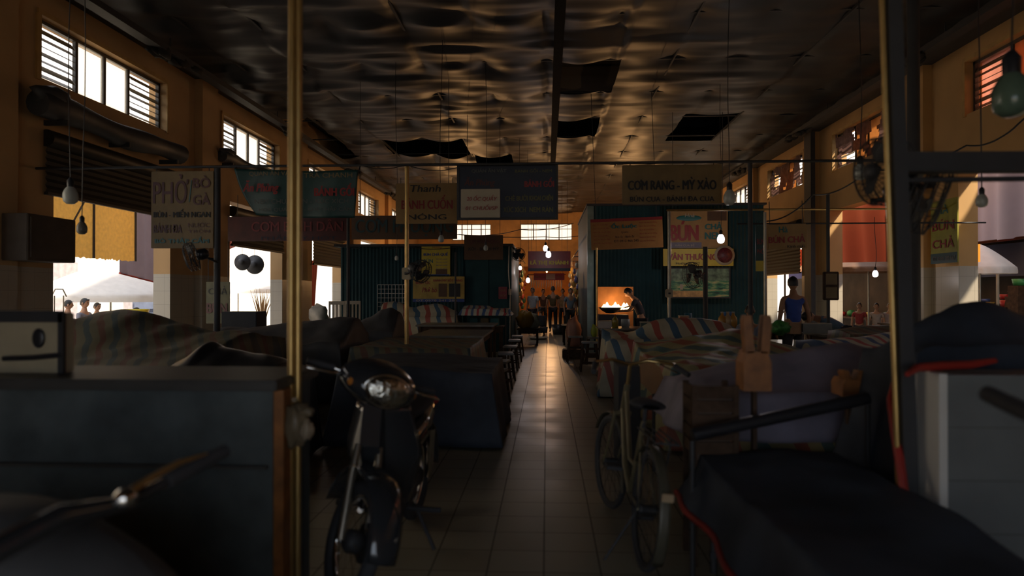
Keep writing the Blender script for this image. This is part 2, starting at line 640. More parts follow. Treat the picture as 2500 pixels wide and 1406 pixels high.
# ------------------------------------------------------------------ hall shell
XW = 7.0
WT = 0.32
ZC = 5.78
YB = 37.0
YN = -3.0
OPL = [(4.0, 7.0), (9.35, 12.36), (14.75, 17.75), (20.05, 22.98), (25.4, 28.3), (30.7, 33.6)]
OPR = [(3.6, 6.7), (8.9, 11.99), (14.2, 17.31), (19.15, 22.1), (24.6, 27.6), (29.9, 32.9)]
WNL = [(3.75, 6.85), (9.07, 12.2), (14.39, 17.48), (19.7, 22.8), (24.92, 28.0), (30.2, 33.3)]
WNR = [(3.3, 6.4), (8.6, 11.75), (13.95, 17.05), (19.0, 21.95), (24.1, 27.0), (29.5, 32.5)]
OPZ = 3.5
WZ0, WZ1 = 4.45, 5.32


def side_wall(name, sgn, ops, wins, m):
    mb = MB()
    x0, x1 = sgn * XW, sgn * (XW + WT)
    ys = sorted({YN, YB} | {v for o in ops for v in o})
    y = YN
    for a, b in ops:
        mb.box(x0, y, 0, x1, a, OPZ)
        y = b
    mb.box(x0, y, 0, x1, YB, OPZ)
    mb.box(x0, YN, OPZ, x1, YB, WZ0)
    y = YN
    for a, b in wins:
        mb.box(x0, y, WZ0, x1, a, WZ1)
        y = b
    mb.box(x0, y, WZ0, x1, YB, WZ1)
    mb.box(x0, YN, WZ1, x1, YB, ZC + .7)
    # pilasters between the bays
    for (a, b), (c, d) in zip(ops, ops[1:]):
        mid = (b + c) / 2
        mb.box(x0 - sgn * 0.16, mid - .32, 0, x0, mid + .32, ZC)
    return struct(mb.build(name, m))


side_wall('wall_left', -1, OPL, WNL, M_wallL)
side_wall('wall_right', 1, OPR, WNR, M_wallR)

# back wall with two wide clerestory windows and a passage below
bw = MB()
BW = [(-5.15, -3.05), (-1.42, 1.36)]
BZ0, BZ1 = 4.33, 5.22
PD = (-1.6, 1.45)
bw.box(-XW, YB, 0, PD[0], YB + .3, 2.9).box(PD[1], YB, 0, XW, YB + .3, 2.9).box(-XW, YB, 2.9, XW, YB + .3, BZ0)
bw.box(-XW, YB, BZ0, BW[0][0], YB + .3, BZ1).box(BW[0][1], YB, BZ0, BW[1][0], YB + .3, BZ1).box(BW[1][1], YB, BZ0, XW, YB + .3, BZ1)
bw.box(-XW, YB, BZ1, XW, YB + .3, ZC + .7)
struct(bw.build('wall_back', M_back))
# shallow lane beyond the passage
ln = MB()
ln.box(-2.2, YB + .3, 0, -2.0, YB + 7, 3.2).box(1.9, YB + .3, 0, 2.1, YB + 7, 3.2).box(-2.2, YB + 7, 0, 2.1, YB + 7.2, 3.2).box(-2.2, YB + .3, 3.2, 2.1, YB + 7.2, 3.4)
struct(ln.build('wall_lane', M_back))
# wall behind the photographer, with a wide entrance
nw = MB()
nw.box(-XW, YN - .3, 0, -2.0, YN, ZC + .7).box(2.0, YN - .3, 0, XW, YN, ZC + .7).box(-2.0, YN - .3, 3.0, 2.0, YN, ZC + .7)
struct(nw.build('wall_near', M_wallL))

struct(MB().box(-XW - .3, YN - .3, -.1, XW + .3, YB + 7, 0).build('floor', M_floor))
struct(MB().box(-60, -40, -.5, 60, 90, -.3).build('ground', M_ground))
struct(MB().box(-XW - .3, YN - .3, ZC + .7, XW + .3, YB + .3, ZC + .8).build('roof', M_roof))

HOLES = [(0.22, 1.38, 12.8, 14.9), (0.22, 1.3, 17.0, 19.0), (-4.72, -2.38, 19.2, 21.4), (-6.9, -5.9, 16.5, 21.5), (3.4, 4.75, 16.8, 19.8), (-2.3, -1.1, 21.5, 22.9)]
PXC, PYC = 1.18, 2.12


def ceil_fn(u, v):
    x = -XW + u * 2 * XW
    y = YN + v * (YB - YN)
    cy = (y - 12.9) / PYC
    cx = x / PXC
    r = noise.noise(Vector((math.floor(cx) * 1.7, math.floor(cy) * 2.3, 0.5)))
    sx = abs(math.sin(PI * cx))
    sy = abs(math.sin(PI * cy))
    amp = 1.0 if x < 1.4 else 0.6
    sag = (0.13 * sy * (1 + .5 * r) + 0.13 * sx * (1 - sy) ** 1.5 * (1 + .4 * r)) * amp
    wr = 0.055 * noise.noise(Vector((x * 0.7, y * 1.9, 1))) + 0.028 * noise.noise(Vector((x * 1.1, y * 4.6, 4))) * (.4 + sy)
    return Vector((x, y, ZC + 0.10 - sag + wr * amp))


def in_hole(u, v):
    x = -XW + u * 2 * XW
    y = YN + v * (YB - YN)
    return any(a < x < b and c < y < d for a, b, c, d in HOLES)


struct(MB().grid(ceil_fn, 190, 420, skip=in_hole).build('ceiling', M_foil))

tr = MB()
for x, w_ in ((-4.72, .04), (-2.36, .04), (2.36, .03), (4.72, .03), (-5.9, .05)):
    tr.box(x - w_ / 2, YN, ZC + .04, x + w_ / 2, YB, ZC + .09)
struct(tr.build('trim_1', M_dark))
struct(MB().box(.12, YN, ZC - .12, .28, YB, ZC + .07).build('trim_2', mat('dark_beam', (.02, .018, .016), .95, spec=.05)))
tr = MB()
for k in range(19):
    y = 12.9 + (k - 7) * PYC
    tr.box(-XW, y - .02, ZC + .07, XW, y + .02, ZC + .10)
struct(tr.build('trim_3', M_dark))
struct(MB().box(-XW + .0, YN, ZC - .05, -XW + .14, YB, ZC + .1).build('trim_4', M_dark))
struct(MB().box(XW - .4, YN, ZC - .16, XW, YB, ZC + .1).build('trim_5', M_dark))


# ------------------------------------------------------------------ portals: daylight enters through these openings
def portal(loc, sx, sy, direction):
    d = bpy.data.lights.new('daylight_opening', 'AREA')
    d.shape = 'RECTANGLE'
    d.size = sx
    d.size_y = sy
    d.cycles.is_portal = True
    o = bpy.data.objects.new('daylight_opening', d)
    col.objects.link(o)
    o.location = loc
    o.rotation_euler = (-Vector(direction)).to_track_quat('Z', 'Y').to_euler()
    return o


for sg, ops, wins in ((-1, OPL, WNL), (1, OPR, WNR)):
    for a, b in ops:
        portal((sg * (XW + WT + .05), (a + b) / 2, OPZ / 2), b - a, OPZ, (-sg, 0, 0))
    for a, b in wins:
        portal((sg * (XW + WT + .05), (a + b) / 2, (WZ0 + WZ1) / 2), b - a, WZ1 - WZ0, (-sg, 0, 0))
for a, b in BW:
    portal(((a + b) / 2, YB + .35, (BZ0 + BZ1) / 2), b - a, BZ1 - BZ0, (0, -1, 0))
portal((0, YN - .35, 1.5), 4.0, 3.0, (0, 1, 0))


# ------------------------------------------------------------------ windows
def side_window(idx, sgn, a, b, style):
    t = bpy.data.objects.new('window_%d' % idx, None)
    col.objects.link(t)
    t.location = (sgn * (XW + .14), a, WZ0)
    t['kind'] = 'structure'
    L, h = b - a, WZ1 - WZ0
    f = MB()
    s = sgn
    f.box(-.03, 0, 0, .03, L, .05).box(-.03, 0, h - .05, .03, L, h)
    q = [0, .92, 1.56, 2.18, L]
    q = [0, .29 * L, .5 * L, .70 * L, L]
    for y in q[1:-1]:
        f.box(-.025, y - .03, 0, .025, y + .03, h)
    f.box(-.03, 0, 0, .03, .05, h).box(-.03, L - .05, 0, .03, L, h)
    f.build('window_frame', M_metalframe, t)
    e = MB()
    x = -s * .14
    e.box(x - .03 * s, -.06, h, x + .0, L + .06, h + .07).box(x - .03 * s, L, -.04, x, L + .08, h).box(x - .03 * s, -.08, -.04, x, 0, h)
    e.build('casing', M_frame, t)
    for k in (1, 2):
        m = M_frost if style == 'open' else M_tanpane
        MB().box(-.004, q[k] + .03, .05, .004, q[k + 1] - .03, h - .05).build('pane', m, t)
    for k in (0, 3):
        lv = MB()
        n = 7
        for i in range(n):
            z = .09 + i * (h - .14) / n
            rot = Matrix.Translation((0, 0, z)) @ Matrix.Rotation(R(-s * (30 + 25 * (((i * 7 + k * 3 + idx) % 5) / 4))), 4, 'Y')
            lv.box(-.055, q[k] + .05, -.003, .055, q[k + 1] - .05, .003, m=rot)
        lv.build('louvres', mat('dusty_louvre', (0.30, 0.25, 0.17), 0.4, trans=0.3), t)
    if style == 'mesh':
        c = MB()
        c.grid(lambda u, v: Vector((-s * (.10 + .03 * math.sin(u * 30 + v * 3)), (.03 + u * .94) * L, .02 + v * (h - .04) + .02 * math.sin(u * 9))), 40, 10,
               skip=lambda u, v: noise.noise(Vector((u * 7 + idx, v * 3, idx))) > .18)
        c.build('torn_mesh', M_mesh, t)
    if style == 'pink':
        c = MB()
        c.grid(lambda u, v: Vector((s * .10 + .02 * math.sin(u * 40), u * L, v * h)), 60, 4)
        c.build('curtain', M_pinkcloth, t)
    return t


wi = 1
for a, b in WNL:
    side_window(wi, -1, a, b, 'open')
    wi += 1
for (a, b), st in zip(WNR, ('pink', 'pink', 'mesh', 'mesh', 'open', 'open')):
    side_window(wi, 1, a, b, st)
    wi += 1
for a, b in BW:
    t = bpy.data.objects.new('window_%d' % wi, None)
    col.objects.link(t)
    t['kind'] = 'structure'
    t.location = (a, YB + .1, BZ0)
    f = MB()
    L, h = b - a, BZ1 - BZ0
    for k in range(5):
        f.box(k * L / 4 - .025, -.03, 0, k * L / 4 + .025, .03, h)
    f.box(0, -.03, 0, L, .03, .04).box(0, -.03, h - .04, L, .03, h).box(0, -.02, h * .66, L, .02, h * .66 + .03)
    f.build('window_frame', M_metalframe, t)
    MB().box(0, 0, 0, L, .008, h).build('pane', M_frost, t)
    wi += 1

# rolling shutters half-lowered in the openings, corrugated slats
def shutter(sgn, a, b, z0, z1, label, x=None, m=None, cat='shutter'):
    x = x if x is not None else sgn * (XW - .04)
    t = empty('rolling_shutter', label, cat, (x, a, z0), 0, 'rolling shutters in the wall openings')
    L = b - a
    mb = MB()
    n = max(4, int((z1 - z0) / .09))
    vs = []
    for i in range(n * 2 + 1):
        z = i * (z1 - z0) / (n * 2)
        xx = .012 * (1 if i % 2 else -1)
        vs += [(xx, 0, z), (xx, L, z)]
    mb.add(vs, [(2 * i, 2 * i + 1, 2 * i + 3, 2 * i + 2) for i in range(n * 2)])
    mb.build('curtain', m or M_shutter, t)
    MB().box(-.03, 0, -.04, .03, L, 0).build('bottom_rail', M_dark, t)
    MB().tube([(0, 0, z1 - z0 + .08), (0, L, z1 - z0 + .08)], .12, 14).build('roller', M_shutter, t)
    return t


shutter(-1, 9.15, 12.4, 2.88, 3.55, 'dark half-lowered roller shutter above the bright opening with the white umbrella')
shutter(-1, 14.75, 17.75, 2.55, 3.2, 'dark roller shutter above the opening with the red canopy and brooms')
shutter(-1, 20.05, 22.98, 2.35, 3.2, 'dark roller shutter above the narrow opening with the red drape')
shutter(1, 19.15, 22.1, 2.05, 3.3, 'dark lowered roller shutter behind the man in the blue vest')


# ------------------------------------------------------------------ small prototypes
def tarp_noise(x, y, k=1.0):
    return k * (0.05 * noise.noise(Vector((x * 1.1, y * 1.1, 3))) + 0.035 * noise.noise(Vector((x * 2.9, y * 2.2, 9))) + 0.014 * noise.noise(Vector((x * 7, y * 6, 5))))


def drape(name, label, x0, x1, y0, y1, hf, zskirt, material, group=None, cat='tarp', nu=60, nv=50, sk=10, folds=1.0, hem=None, hemmat=None):
    """cloth over a stall: top height hf(x, y), sides hanging to zskirt"""
    def fn(u, v):
        U = u * (nu + 2 * sk) - sk
        V = v * (nv + 2 * sk) - sk
        du = max(0, -U, U - nu) / sk
        dv = max(0, -V, V - nv) / sk
        uu = min(1, max(0, U / nu))
        vv = min(1, max(0, V / nv))
        x = x0 + (x1 - x0) * uu
        y = y0 + (y1 - y0) * vv
        z = hf(x, y) + tarp_noise(x, y, folds)
        d = max(du, dv)
        if d > 0:
            t = d
            per = (x + y) * 9
            fold = (0.035 * math.sin(per) + 0.03 * math.sin(per * .47 + 1)) * t * folds
            ox = (-1 if U < 0 else 1) * du * .10 + (fold if du > 0 else 0) * (-1 if U < 0 else 1)
            oy = (-1 if V < 0 else 1) * dv * .10 + (fold if dv > 0 else 0) * (-1 if V < 0 else 1)
            x += ox
            y += oy
            zz = zskirt(x, y) if callable(zskirt) else zskirt
            z = z + (zz - z) * (t ** 0.9)
        return Vector((x, y, z))
    o = MB().grid(fn, nu + 2 * sk, nv + 2 * sk).build(name, material)
    md = o.modifiers.new('solid', 'SOLIDIFY')
    md.thickness = 0.004
    tag(o, label, cat, group)
    if hemmat:
        pts = [fn(0, i / 60) for i in range(61)]
        pts2 = [fn(i / 60, 0) for i in range(61)]
        MB().tube(pts, hem, 8).build('hem', hemmat, o)
        MB().tube(pts2, hem, 8).build('hem', hemmat, o)
    return o


def profile(pts):
    """height along x from a list of (x, z)"""
    pts = sorted(pts)

    def f(x):
        if x <= pts[0][0]: return pts[0][1]
        for (a, za), (b, zb) in zip(pts, pts[1:]):
            if x <= b:
                t = (x - a) / max(1e-6, b - a)
                t = t * t * (3 - 2 * t) * .6 + t * .4
                return za + (zb - za) * t
        return pts[-1][1]
    return f


def ridge(pix, Yr, Y0, Y1, front, back=None):
    """mound whose skyline passes through the photo pixels at depth Yr, falling to front/back heights"""
    pf = profile([(PY(a, b, Yr).x, PY(a, b, Yr).z) for a, b in pix])
    back = front if back is None else back

    def h(x, y):
        top = pf(x)
        if y < Yr:
            t = (Yr - y) / max(.01, Yr - Y0)
            return top + (front - top) * (t * t * (3 - 2 * t)) if top > front else top + (front - top) * t * .5
        t = (y - Yr) / max(.01, Y1 - Yr)
        return top + (back - top) * (t * t * (3 - 2 * t))
    return h


def make_stool(w=.34, d=.26, h=.47, name='wooden_stool', label='', group=None, m=M_wooddark, top=M_plank):
    t = empty(name, label, 'stool', group=group)
    MB().box(-w / 2, -d / 2, h - .035, w / 2, d / 2, h, bev=.008).build('seat', top, t)
    for sx in (-1, 1):
        for sy in (-1, 1):
            MB().tube([(sx * (w / 2 - .03), sy * (d / 2 - .03), h - .03), (sx * (w / 2 + .02), sy * (d / 2 + .02), 0)], .017, 8).build('leg', m, t)
    b = MB()
    for z, k in ((.14, .015), (.30, 0.0)):
        a, c = w / 2 - .01 + k, d / 2 - .01 + k
        for sy in (-1, 1):
            b.box(-a, sy * c - .01, z, a, sy * c + .01, z + .025)
        for sx in (-1, 1):
            b.box(sx * a - .01, -c, z, sx * a + .01, c, z + .025)
    b.build('rails', m, t)
    return t


def make_table(name, label, x0, x1, y0, y1, h, topm=M_plank, group=None, th=.035, legm=M_wooddark, apron=True):
    t = empty(name, label, 'table', ((x0 + x1) / 2, (y0 + y1) / 2, 0), group=group)
    w, d = (x1 - x0) / 2, (y1 - y0) / 2
    MB().box(-w, -d, h - th, w, d, h, bev=.006).build('table_top', topm, t)
    for sx in (-1, 1):
        for sy in (-1, 1):
            MB().box(sx * (w - .07) - .025, sy * (d - .07) - .025, 0, sx * (w - .07) + .025, sy * (d - .07) + .025, h - th).build('leg', legm, t)
    if apron:
        MB().box(-w + .06, -d + .06, h - .15, w - .06, -d + .08, h - th).box(-w + .06, d - .08, h - .15, w - .06, d - .06, h - th).box(-w + .06, -d + .08, h - .15, -w + .08, d - .08, h - th).box(w - .08, -d + .08, h - .15, w - .06, d - .08, h - th).build('apron', legm, t)
    return t


def bulb(px, py, Y, label, r=.045, lit=False, cord_to=None, group='unlit white bulbs hanging on wires', m=None):
    p = PY(px, py, Y)
    t = empty('light_bulb', label, 'light bulb', p, group=None if lit else group)
    MB().lathe([(0.0, -r * 1.25), (r * .5, -r * 1.2), (r * .9, -r * .85), (r, -r * .3), (r * .97, r * .3), (r * .7, r * .9), (r * .45, r * 1.2)], 16).build('bulb_glass', m or (M_lit if lit else M_bulbglass), t)
    MB().lathe([(r * .45, r * 1.15), (r * .48, r * 2.1), (r * .2, r * 2.5), (0, r * 2.6)], 12).build('socket', M_black, t)
    zt = (cord_to if cord_to is not None else ZC + .06) - p.z
    pts = [(0, 0, r * 2.4)]
    for i in range(1, 7):
        f = i / 6
        pts.append((.02 * math.sin(f * 5 + px), .02 * math.cos(f * 4 + px), r * 2.4 + f * (zt - r * 2.4)))
    MB().tube(pts, .005, 6).build('cord', M_black, t)
    if lit:
        l = bpy.data.lights.new('bulb_light', 'POINT')
        l.energy = lit
        l.color = (1, .88, .86)
        l.shadow_soft_size = r * 1.05
        lo = bpy.data.objects.new('bulb_light', l)
        col.objects.link(lo)
        lo.parent = t
        lo.location = (0, 0, -r * 2.6)
    return t


def make_fan(name, label, loc, rz, tilt=0.15, r=.22, cageg=M_dark, bladem=M_dark, group=None, arm=0.25, roll=0.0):
    t = empty(name, label, 'fan', loc, group=group)
    t.rotation_euler = (tilt, roll, rz)
    g = MB()
    for y, rr in ((-.05, r), (0, r * 1.03), (.05, r)):
        g.torus((0, y, 0), rr, .005, 'y', 28, 5)
    for k in range(28):
        a = 2 * PI * k / 28
        c, s_ = math.cos(a), math.sin(a)
        g.tube([(c * .04, -.085, s_ * .04), (c * r * .7, -.08, s_ * r * .7), (c * r, -.045, s_ * r), (c * r * 1.03, 0, s_ * r * 1.03), (c * r, .05, s_ * r), (c * r * .5, .07, s_ * r * .5)], .0022, 4, cap=False)
    g.lathe([(0, .005), (.045, 0), (.045, -.01), (0, -.012)], 14, Matrix.Translation((0, -.085, 0)) @ Matrix.Rotation(R(90), 4, 'X'))
    g.build('guard', cageg, t)
    for k in range(3):
        a = 2 * PI * k / 3 + .4
        rot = Matrix.Rotation(a, 4, 'Y')
        b = MB()
        b.grid(lambda u, v: rot @ Vector(((.04 + u * (r * .86 - .04)), (v - .5) * -.05, (v - .5) * (.07 + .10 * math.sin(u * PI * .8)))), 8, 5)
        bo = b.build('blade', bladem, t)
        bo.modifiers.new('solid', 'SOLIDIFY').thickness = .004
    MB().lathe([(0, 0), (.06, .01), (.075, .06), (.07, .13), (.03, .16), (0, .165)], 16, Matrix.Rotation(R(-90), 4, 'X') @ Matrix.Translation((0, 0, .05))).build('motor', M_black, t)
    MB().tube([(0, .14, -.02), (0, .2, -.08), (0, arm, -.10)], .015, 8).build('arm', M_black, t)
    return t


def make_umbrella(name, label, loc, r, h, cloth, pole_m=M_steel, n=8, drop=.45, rz=0.0, valance=.15):
    t = empty(name, label, 'umbrella', loc, rz)
    z0 = h
    def fn(u, v):
        a = u * 2 * PI
        k = (a / (2 * PI) * n) % 1
        rr = r * min(v / .9, 1) * (1 - .05 * math.sin(PI * k) * v)
        z = z0 - drop * (min(v / .9, 1) ** 1.25)
        if v > .9:
            z -= valance * (v - .9) * 10
            rr += .02 * math.sin(a * n * 3)
        return Vector((rr * math.cos(a), rr * math.sin(a), z))
    o = MB().grid(fn, n * 8, 20).build('canopy', cloth, t)
    MB().tube([(0, 0, 0), (0, 0, h)], .022, 10).build('pole', pole_m, t)
    for k in range(n):
        a = 2 * PI * k / n
        MB().tube([(0, 0, h - .06), (r * .97 * math.cos(a), r * .97 * math.sin(a), h - drop - .02)], .006, 5).build('rib', pole_m, t)
    MB().lathe([(0, 0), (.25, 0), (.27, .04), (.06, .09), (.03, .25)], 16).build('base', M_dark, t)
    return t


def bottle(name, label, loc, h, r, m, cap=M_red, group=None):
    t = MB().lathe([(0, 0), (r, 0), (r, h * .55), (r * .85, h * .68), (r * .35, h * .82), (r * .33, h * .93), (0, h * .93)], 14).build(name, m, loc=loc)
    tag(t, label, 'bottle', group)
    MB().lathe([(0, h), (r * .38, h), (r * .38, h * .92), (0, h * .92)], 10).build('cap', cap, t)
    return t


# ------------------------------------------------------------------ people
def person(name, label, loc, rz, height=1.68, top=(.1, .1, .1), bottom=(.02, .02, .03), sleeves='short', pose=None, hair=True, group=None, skin=None, long_hair=False, trousers='long', hat=None, scale_w=1.0):
    s = height / 1.70
    J = dict(pelvis=(0, 0, .93), waist=(0, 0, 1.06), chest=(0, .0, 1.28), neckb=(0, 0, 1.43), neck=(0, .01, 1.49), head0=(0, .01, 1.54), head1=(0, .015, 1.605),
             shL=(-.17, 0, 1.39), shR=(.17, 0, 1.39), elL=(-.23, -.02, 1.12), elR=(.23, -.02, 1.12), wrL=(-.24, .06, .88), wrR=(.24, .06, .88),
             hipL=(-.09, 0, .88), hipR=(.09, 0, .88), knL=(-.10, .02, .49), knR=(.10, .02, .49), anL=(-.10, -.02, .09), anR=(.10, -.02, .09), toL=(-.11, .14, .03), toR=(.11, .14, .03))
    if pose:
        J.update(pose)
    J = {k: Vector(v) * s for k, v in J.items()}
    root = empty(name, label, 'person', loc, rz, group)
    sk = mat('skin_tone', skin, 0.55, var=0.06) if skin else M_skin

    def skinned(nm, chain, radii, material, extra=None, sub=1, parent=root):
        names = list(radii)
        me = bpy.data.meshes.new(nm)
        me.from_pydata([J[n] if isinstance(n, str) else n for n in names], [(names.index(a), names.index(b)) for a, b in chain], [])
        o = bpy.data.objects.new(nm, me)
        col.objects.link(o)
        sm = o.modifiers.new('skin', 'SKIN')
        sm.use_smooth_shade = True
        if not me.skin_vertices:
            me.attributes  # created with the modifier
        ob = o
        if not me.skin_vertices:
            bm = bmesh.new(); bm.from_mesh(me); bm.verts.layers.skin.verify(); bm.to_mesh(me); bm.free()
        for i, n in enumerate(names):
            r = radii[n]
            r = r if isinstance(r, tuple) else (r, r)
            me.skin_vertices[0].data[i].radius = (r[0] * s, r[1] * s)
            me.skin_vertices[0].data[i].use_root = (i == 0)
        o.modifiers.new('sub', 'SUBSURF').levels = sub
        o.modifiers['sub'].render_levels = sub
        dg = bpy.context.evaluated_depsgraph_get()
        m2 = bpy.data.meshes.new_from_object(o.evaluated_get(dg))
        bpy.data.objects.remove(ob)
        m2.materials.clear()
        m2.materials.append(material)
        m2.polygons.foreach_set('use_smooth', [True] * len(m2.polygons))
        o2 = bpy.data.objects.new(nm, m2)
        col.objects.link(o2)
        o2.parent = parent
        return o2
    # hands: palm plus five finger chains on each wrist
    chain = [('pelvis', 'waist'), ('waist', 'chest'), ('chest', 'neckb'), ('neckb', 'neck'), ('neck', 'head0'), ('chest', 'shL'), ('chest', 'shR'), ('shL', 'elL'), ('shR', 'elR'), ('elL', 'wrL'), ('elR', 'wrR'),
             ('pelvis', 'hipL'), ('pelvis', 'hipR'), ('hipL', 'knL'), ('hipR', 'knR'), ('knL', 'anL'), ('knR', 'anR'), ('anL', 'toL'), ('anR', 'toR')]
    rad = dict(pelvis=(.13 * scale_w, .10), waist=(.12 * scale_w, .09), chest=(.145 * scale_w, .10), neckb=.078, neck=.056, head0=.056, shL=.055, shR=.055, elL=.038, elR=.038, wrL=.026, wrR=.026, hipL=.085, hipR=.085, knL=.055, knR=.055, anL=.038, anR=.038, toL=.03, toR=.03)
    for S in ('L', 'R'):
        w = J['wr' + S]
        e = J['el' + S]
        d = (w - e).normalized()
        sx = 1 if S == 'R' else -1
        side = Vector((0, 1, 0)) - d * d.y
        side = side.normalized() if side.length > .05 else Vector((sx, 0, 0))
        nrm = d.cross(side)
        J['palm' + S] = w + d * .06 * s
        chain.append(('wr' + S, 'palm' + S))
        rad['palm' + S] = (.028, .016)
        for k in range(4):
            off = side * (.027 - .018 * k) * s
            l = (.075, .085, .08, .06)[k] * s
            J['fa%d%s' % (k, S)] = w + d * (.085 * s) + off
            J['fb%d%s' % (k, S)] = w + d * (.085 * s + l * .55) + off * 1.15 + nrm * .008 * s
            J['fc%d%s' % (k, S)] = w + d * (.085 * s + l * .85) + off * 1.15 + nrm * .03 * s
            chain += [('palm' + S, 'fa%d%s' % (k, S)), ('fa%d%s' % (k, S), 'fb%d%s' % (k, S)), ('fb%d%s' % (k, S), 'fc%d%s' % (k, S))]
            rad['fa%d%s' % (k, S)] = .009
            rad['fb%d%s' % (k, S)] = .008
            rad['fc%d%s' % (k, S)] = .007
        J['ta' + S] = w + d * .035 * s + side * .038 * s
        J['tb' + S] = w + d * .075 * s + side * .056 * s + nrm * .012 * s
        chain += [('palm' + S, 'ta' + S), ('ta' + S, 'tb' + S)]
        rad['ta' + S] = .011
        rad['tb' + S] = .008
    body = skinned('body', chain, rad, sk)
    # head with face, joined into the body mesh
    hc = J['head1'] + Vector((0, .005, .015)) * s
    fw = (J['head1'] - J['neck'])
    ax = fw.normalized()
    tilt = Vector((0, 0, 1)).rotation_difference(ax).to_matrix().to_4x4()
    Mh = Matrix.Translation(hc) @ tilt @ Matrix.Scale(s, 4)
    hd = MB()
    hd.v = [tuple(v.co) for v in body.data.vertices]
    hd.f = [tuple(p.vertices) for p in body.data.polygons]
    hd.sm = [True] * len(hd.f)
    hd.mi = [0] * len(hd.f)

    def headfn(u, v):
        a, t = u * 2 * PI, v * PI
        d = Vector((math.sin(t) * math.cos(a), math.sin(t) * math.sin(a), math.cos(t)))
        rx, ry, rz_ = .074, .092, .112
        p = Vector((d.x * rx, d.y * ry, d.z * rz_))
        if d.z < 0:
            p.x *= 1 + .30 * d.z
            p.y *= 1 + .12 * d.z
        if d.y > .75:
            p.y += .020 * math.exp(-((d.x / .16) ** 2)) * math.exp(-(((d.z + .14) / .16) ** 2))
            p.y -= .010 * math.exp(-(((abs(d.x) - .35) / .15) ** 2)) * math.exp(-(((d.z - .10) / .12) ** 2))
            p.y += .006 * math.exp(-((d.x / .25) ** 2)) * math.exp(-(((d.z + .45) / .08) ** 2))
        return Mh @ p
    hd.grid(headfn, 28, 20)
    for sx in (-1, 1):
        hd.ell((0, 0, 0), (.012, .022, .032), 10, Mh @ Matrix.Translation((sx * .076, -.002, -.005)))
    body_new = hd.build('body', sk, root)
    bpy.data.objects.remove(body)
    ey = MB()
    for sx in (-1, 1):
        ey.ell((0, 0, 0), (.011, .006, .006), 8, Mh @ Matrix.Translation((sx * .031, .082, .012)))
        ey.box(sx * .031 - .016, .084, .028, sx * .031 + .016, .090, .033, m=Mh)
    ey.box(-.02, .082, -.053, .02, .0875, -.048, m=Mh)
    ey.build('eyes_and_brows', M_hair, root)
    if hair:
        hr = MB()
        def hf(u, v):
            a, t = u * 2 * PI, v * (2.2 if long_hair else 1.95)
            d = Vector((math.sin(t) * math.cos(a), math.sin(t) * math.sin(a), math.cos(t)))
            front = max(0, d.y)
            q = 1.07 + .03 * noise.noise(d * 5)
            p = Vector((d.x * .074 * q, d.y * .092 * q - .006, max(d.z, -.55 + front * 1.35 if front > .08 else -1) * .112 * q + .004))
            if long_hair and d.y < .1 and t > 1.9:
                p.z -= .06
            return Mh @ p
        hr.grid(hf, 28, 14)
        hr.build('hair', M_hair, root)
    if hat:
        MB().lathe([(.0, .15), (.09, .13), (.10, .07), (.17, .055), (.175, .05), (.1, .05)], 20, Mh).build('hat', hat, root)
    # clothes
    tm = mat('cloth_%.2f_%.2f_%.2f' % top, top, .8, scale=20, var=.12)
    J['collar'] = J['chest'].lerp(J['neckb'], .80)
    ch = [('pelvis', 'waist'), ('waist', 'chest'), ('chest', 'shL'), ('chest', 'shR'), ('chest', 'collar')]
    rd = dict(pelvis=(.145 * scale_w, .115), waist=(.135 * scale_w, .105), chest=(.155 * scale_w, .115), shL=.066, shR=.066, collar=.092)
    if sleeves != 'none':
        for S in 'LR':
            if sleeves == 'short':
                J['ms' + S] = J['sh' + S].lerp(J['el' + S], .6)
                ch.append(('sh' + S, 'ms' + S))
                rd['ms' + S] = .058
            else:
                J['ms' + S] = J['el' + S].lerp(J['wr' + S], .85)
                ch += [('sh' + S, 'el' + S), ('el' + S, 'ms' + S)]
                rd['el' + S] = .052
                rd['ms' + S] = .042
    skinned('shirt', ch, rd, tm)
    bmt = mat('cloth_%.2f_%.2f_%.2f' % bottom, bottom, .8, scale=20, var=.12)
    ch = [('pelvis', 'hipL'), ('pelvis', 'hipR')]
    rd = dict(pelvis=(.142 * scale_w, .112), hipL=.10, hipR=.10)
    for S in 'LR':
        if trousers == 'long':
            J['ma' + S] = J['kn' + S].lerp(J['an' + S], .9)
            ch += [('hip' + S, 'kn' + S), ('kn' + S, 'ma' + S)]
            rd['kn' + S] = .072
            rd['ma' + S] = .055
        else:
            J['ma' + S] = J['hip' + S].lerp(J['kn' + S], .85)
            ch += [('hip' + S, 'ma' + S)]
            rd['ma' + S] = .085
    skinned('trousers' if trousers == 'long' else 'shorts', ch, rd, bmt)
    return root


# ------------------------------------------------------------------ the street outside, left
t = empty('building', 'bright white building across the street, seen through the left openings', 'building', (-17.5, 12, 0))
b = MB().box(-.3, -16, 0, 0, 30, 9)
b.build('facade', M_facade, t)
for k in range(7):
    w_ = MB().box(-.02, -12 + k * 5.5, 3.6, .03, -10 + k * 5.5, 5.4).build('window', mat('pale_shutter', (.5, .5, .46), .6), t)
    MB().box(-.02, -12 + k * 5.5 - .1, 0, .03, -9.4 + k * 5.5, 2.6).build('shop_front', mat('shop_grey', (.40, .36, .38), .6), t)
t = empty('added_shade_roof', 'grey sheet roof added to shade the street stalls right of the hall', 'roof', (9.5, 12, 0))  # roof added to keep sun and sky light off the right-hand stalls
MB().extr([(-.2, -24, 3.5), (-.2, 9.0, 3.5), (7, 9.0, 3.95), (7, -24, 3.95)], (0, 0, .05)).build('sheet', mat('added_shade_sheet_grey', (.10, .10, .11), .6), t)
for k in range(6):
    MB().tube([(5.8, -14 + 4.6 * k, -.3), (5.8, -14 + 4.6 * k, 3.93)], .05, 8).build('post', M_steel, t)
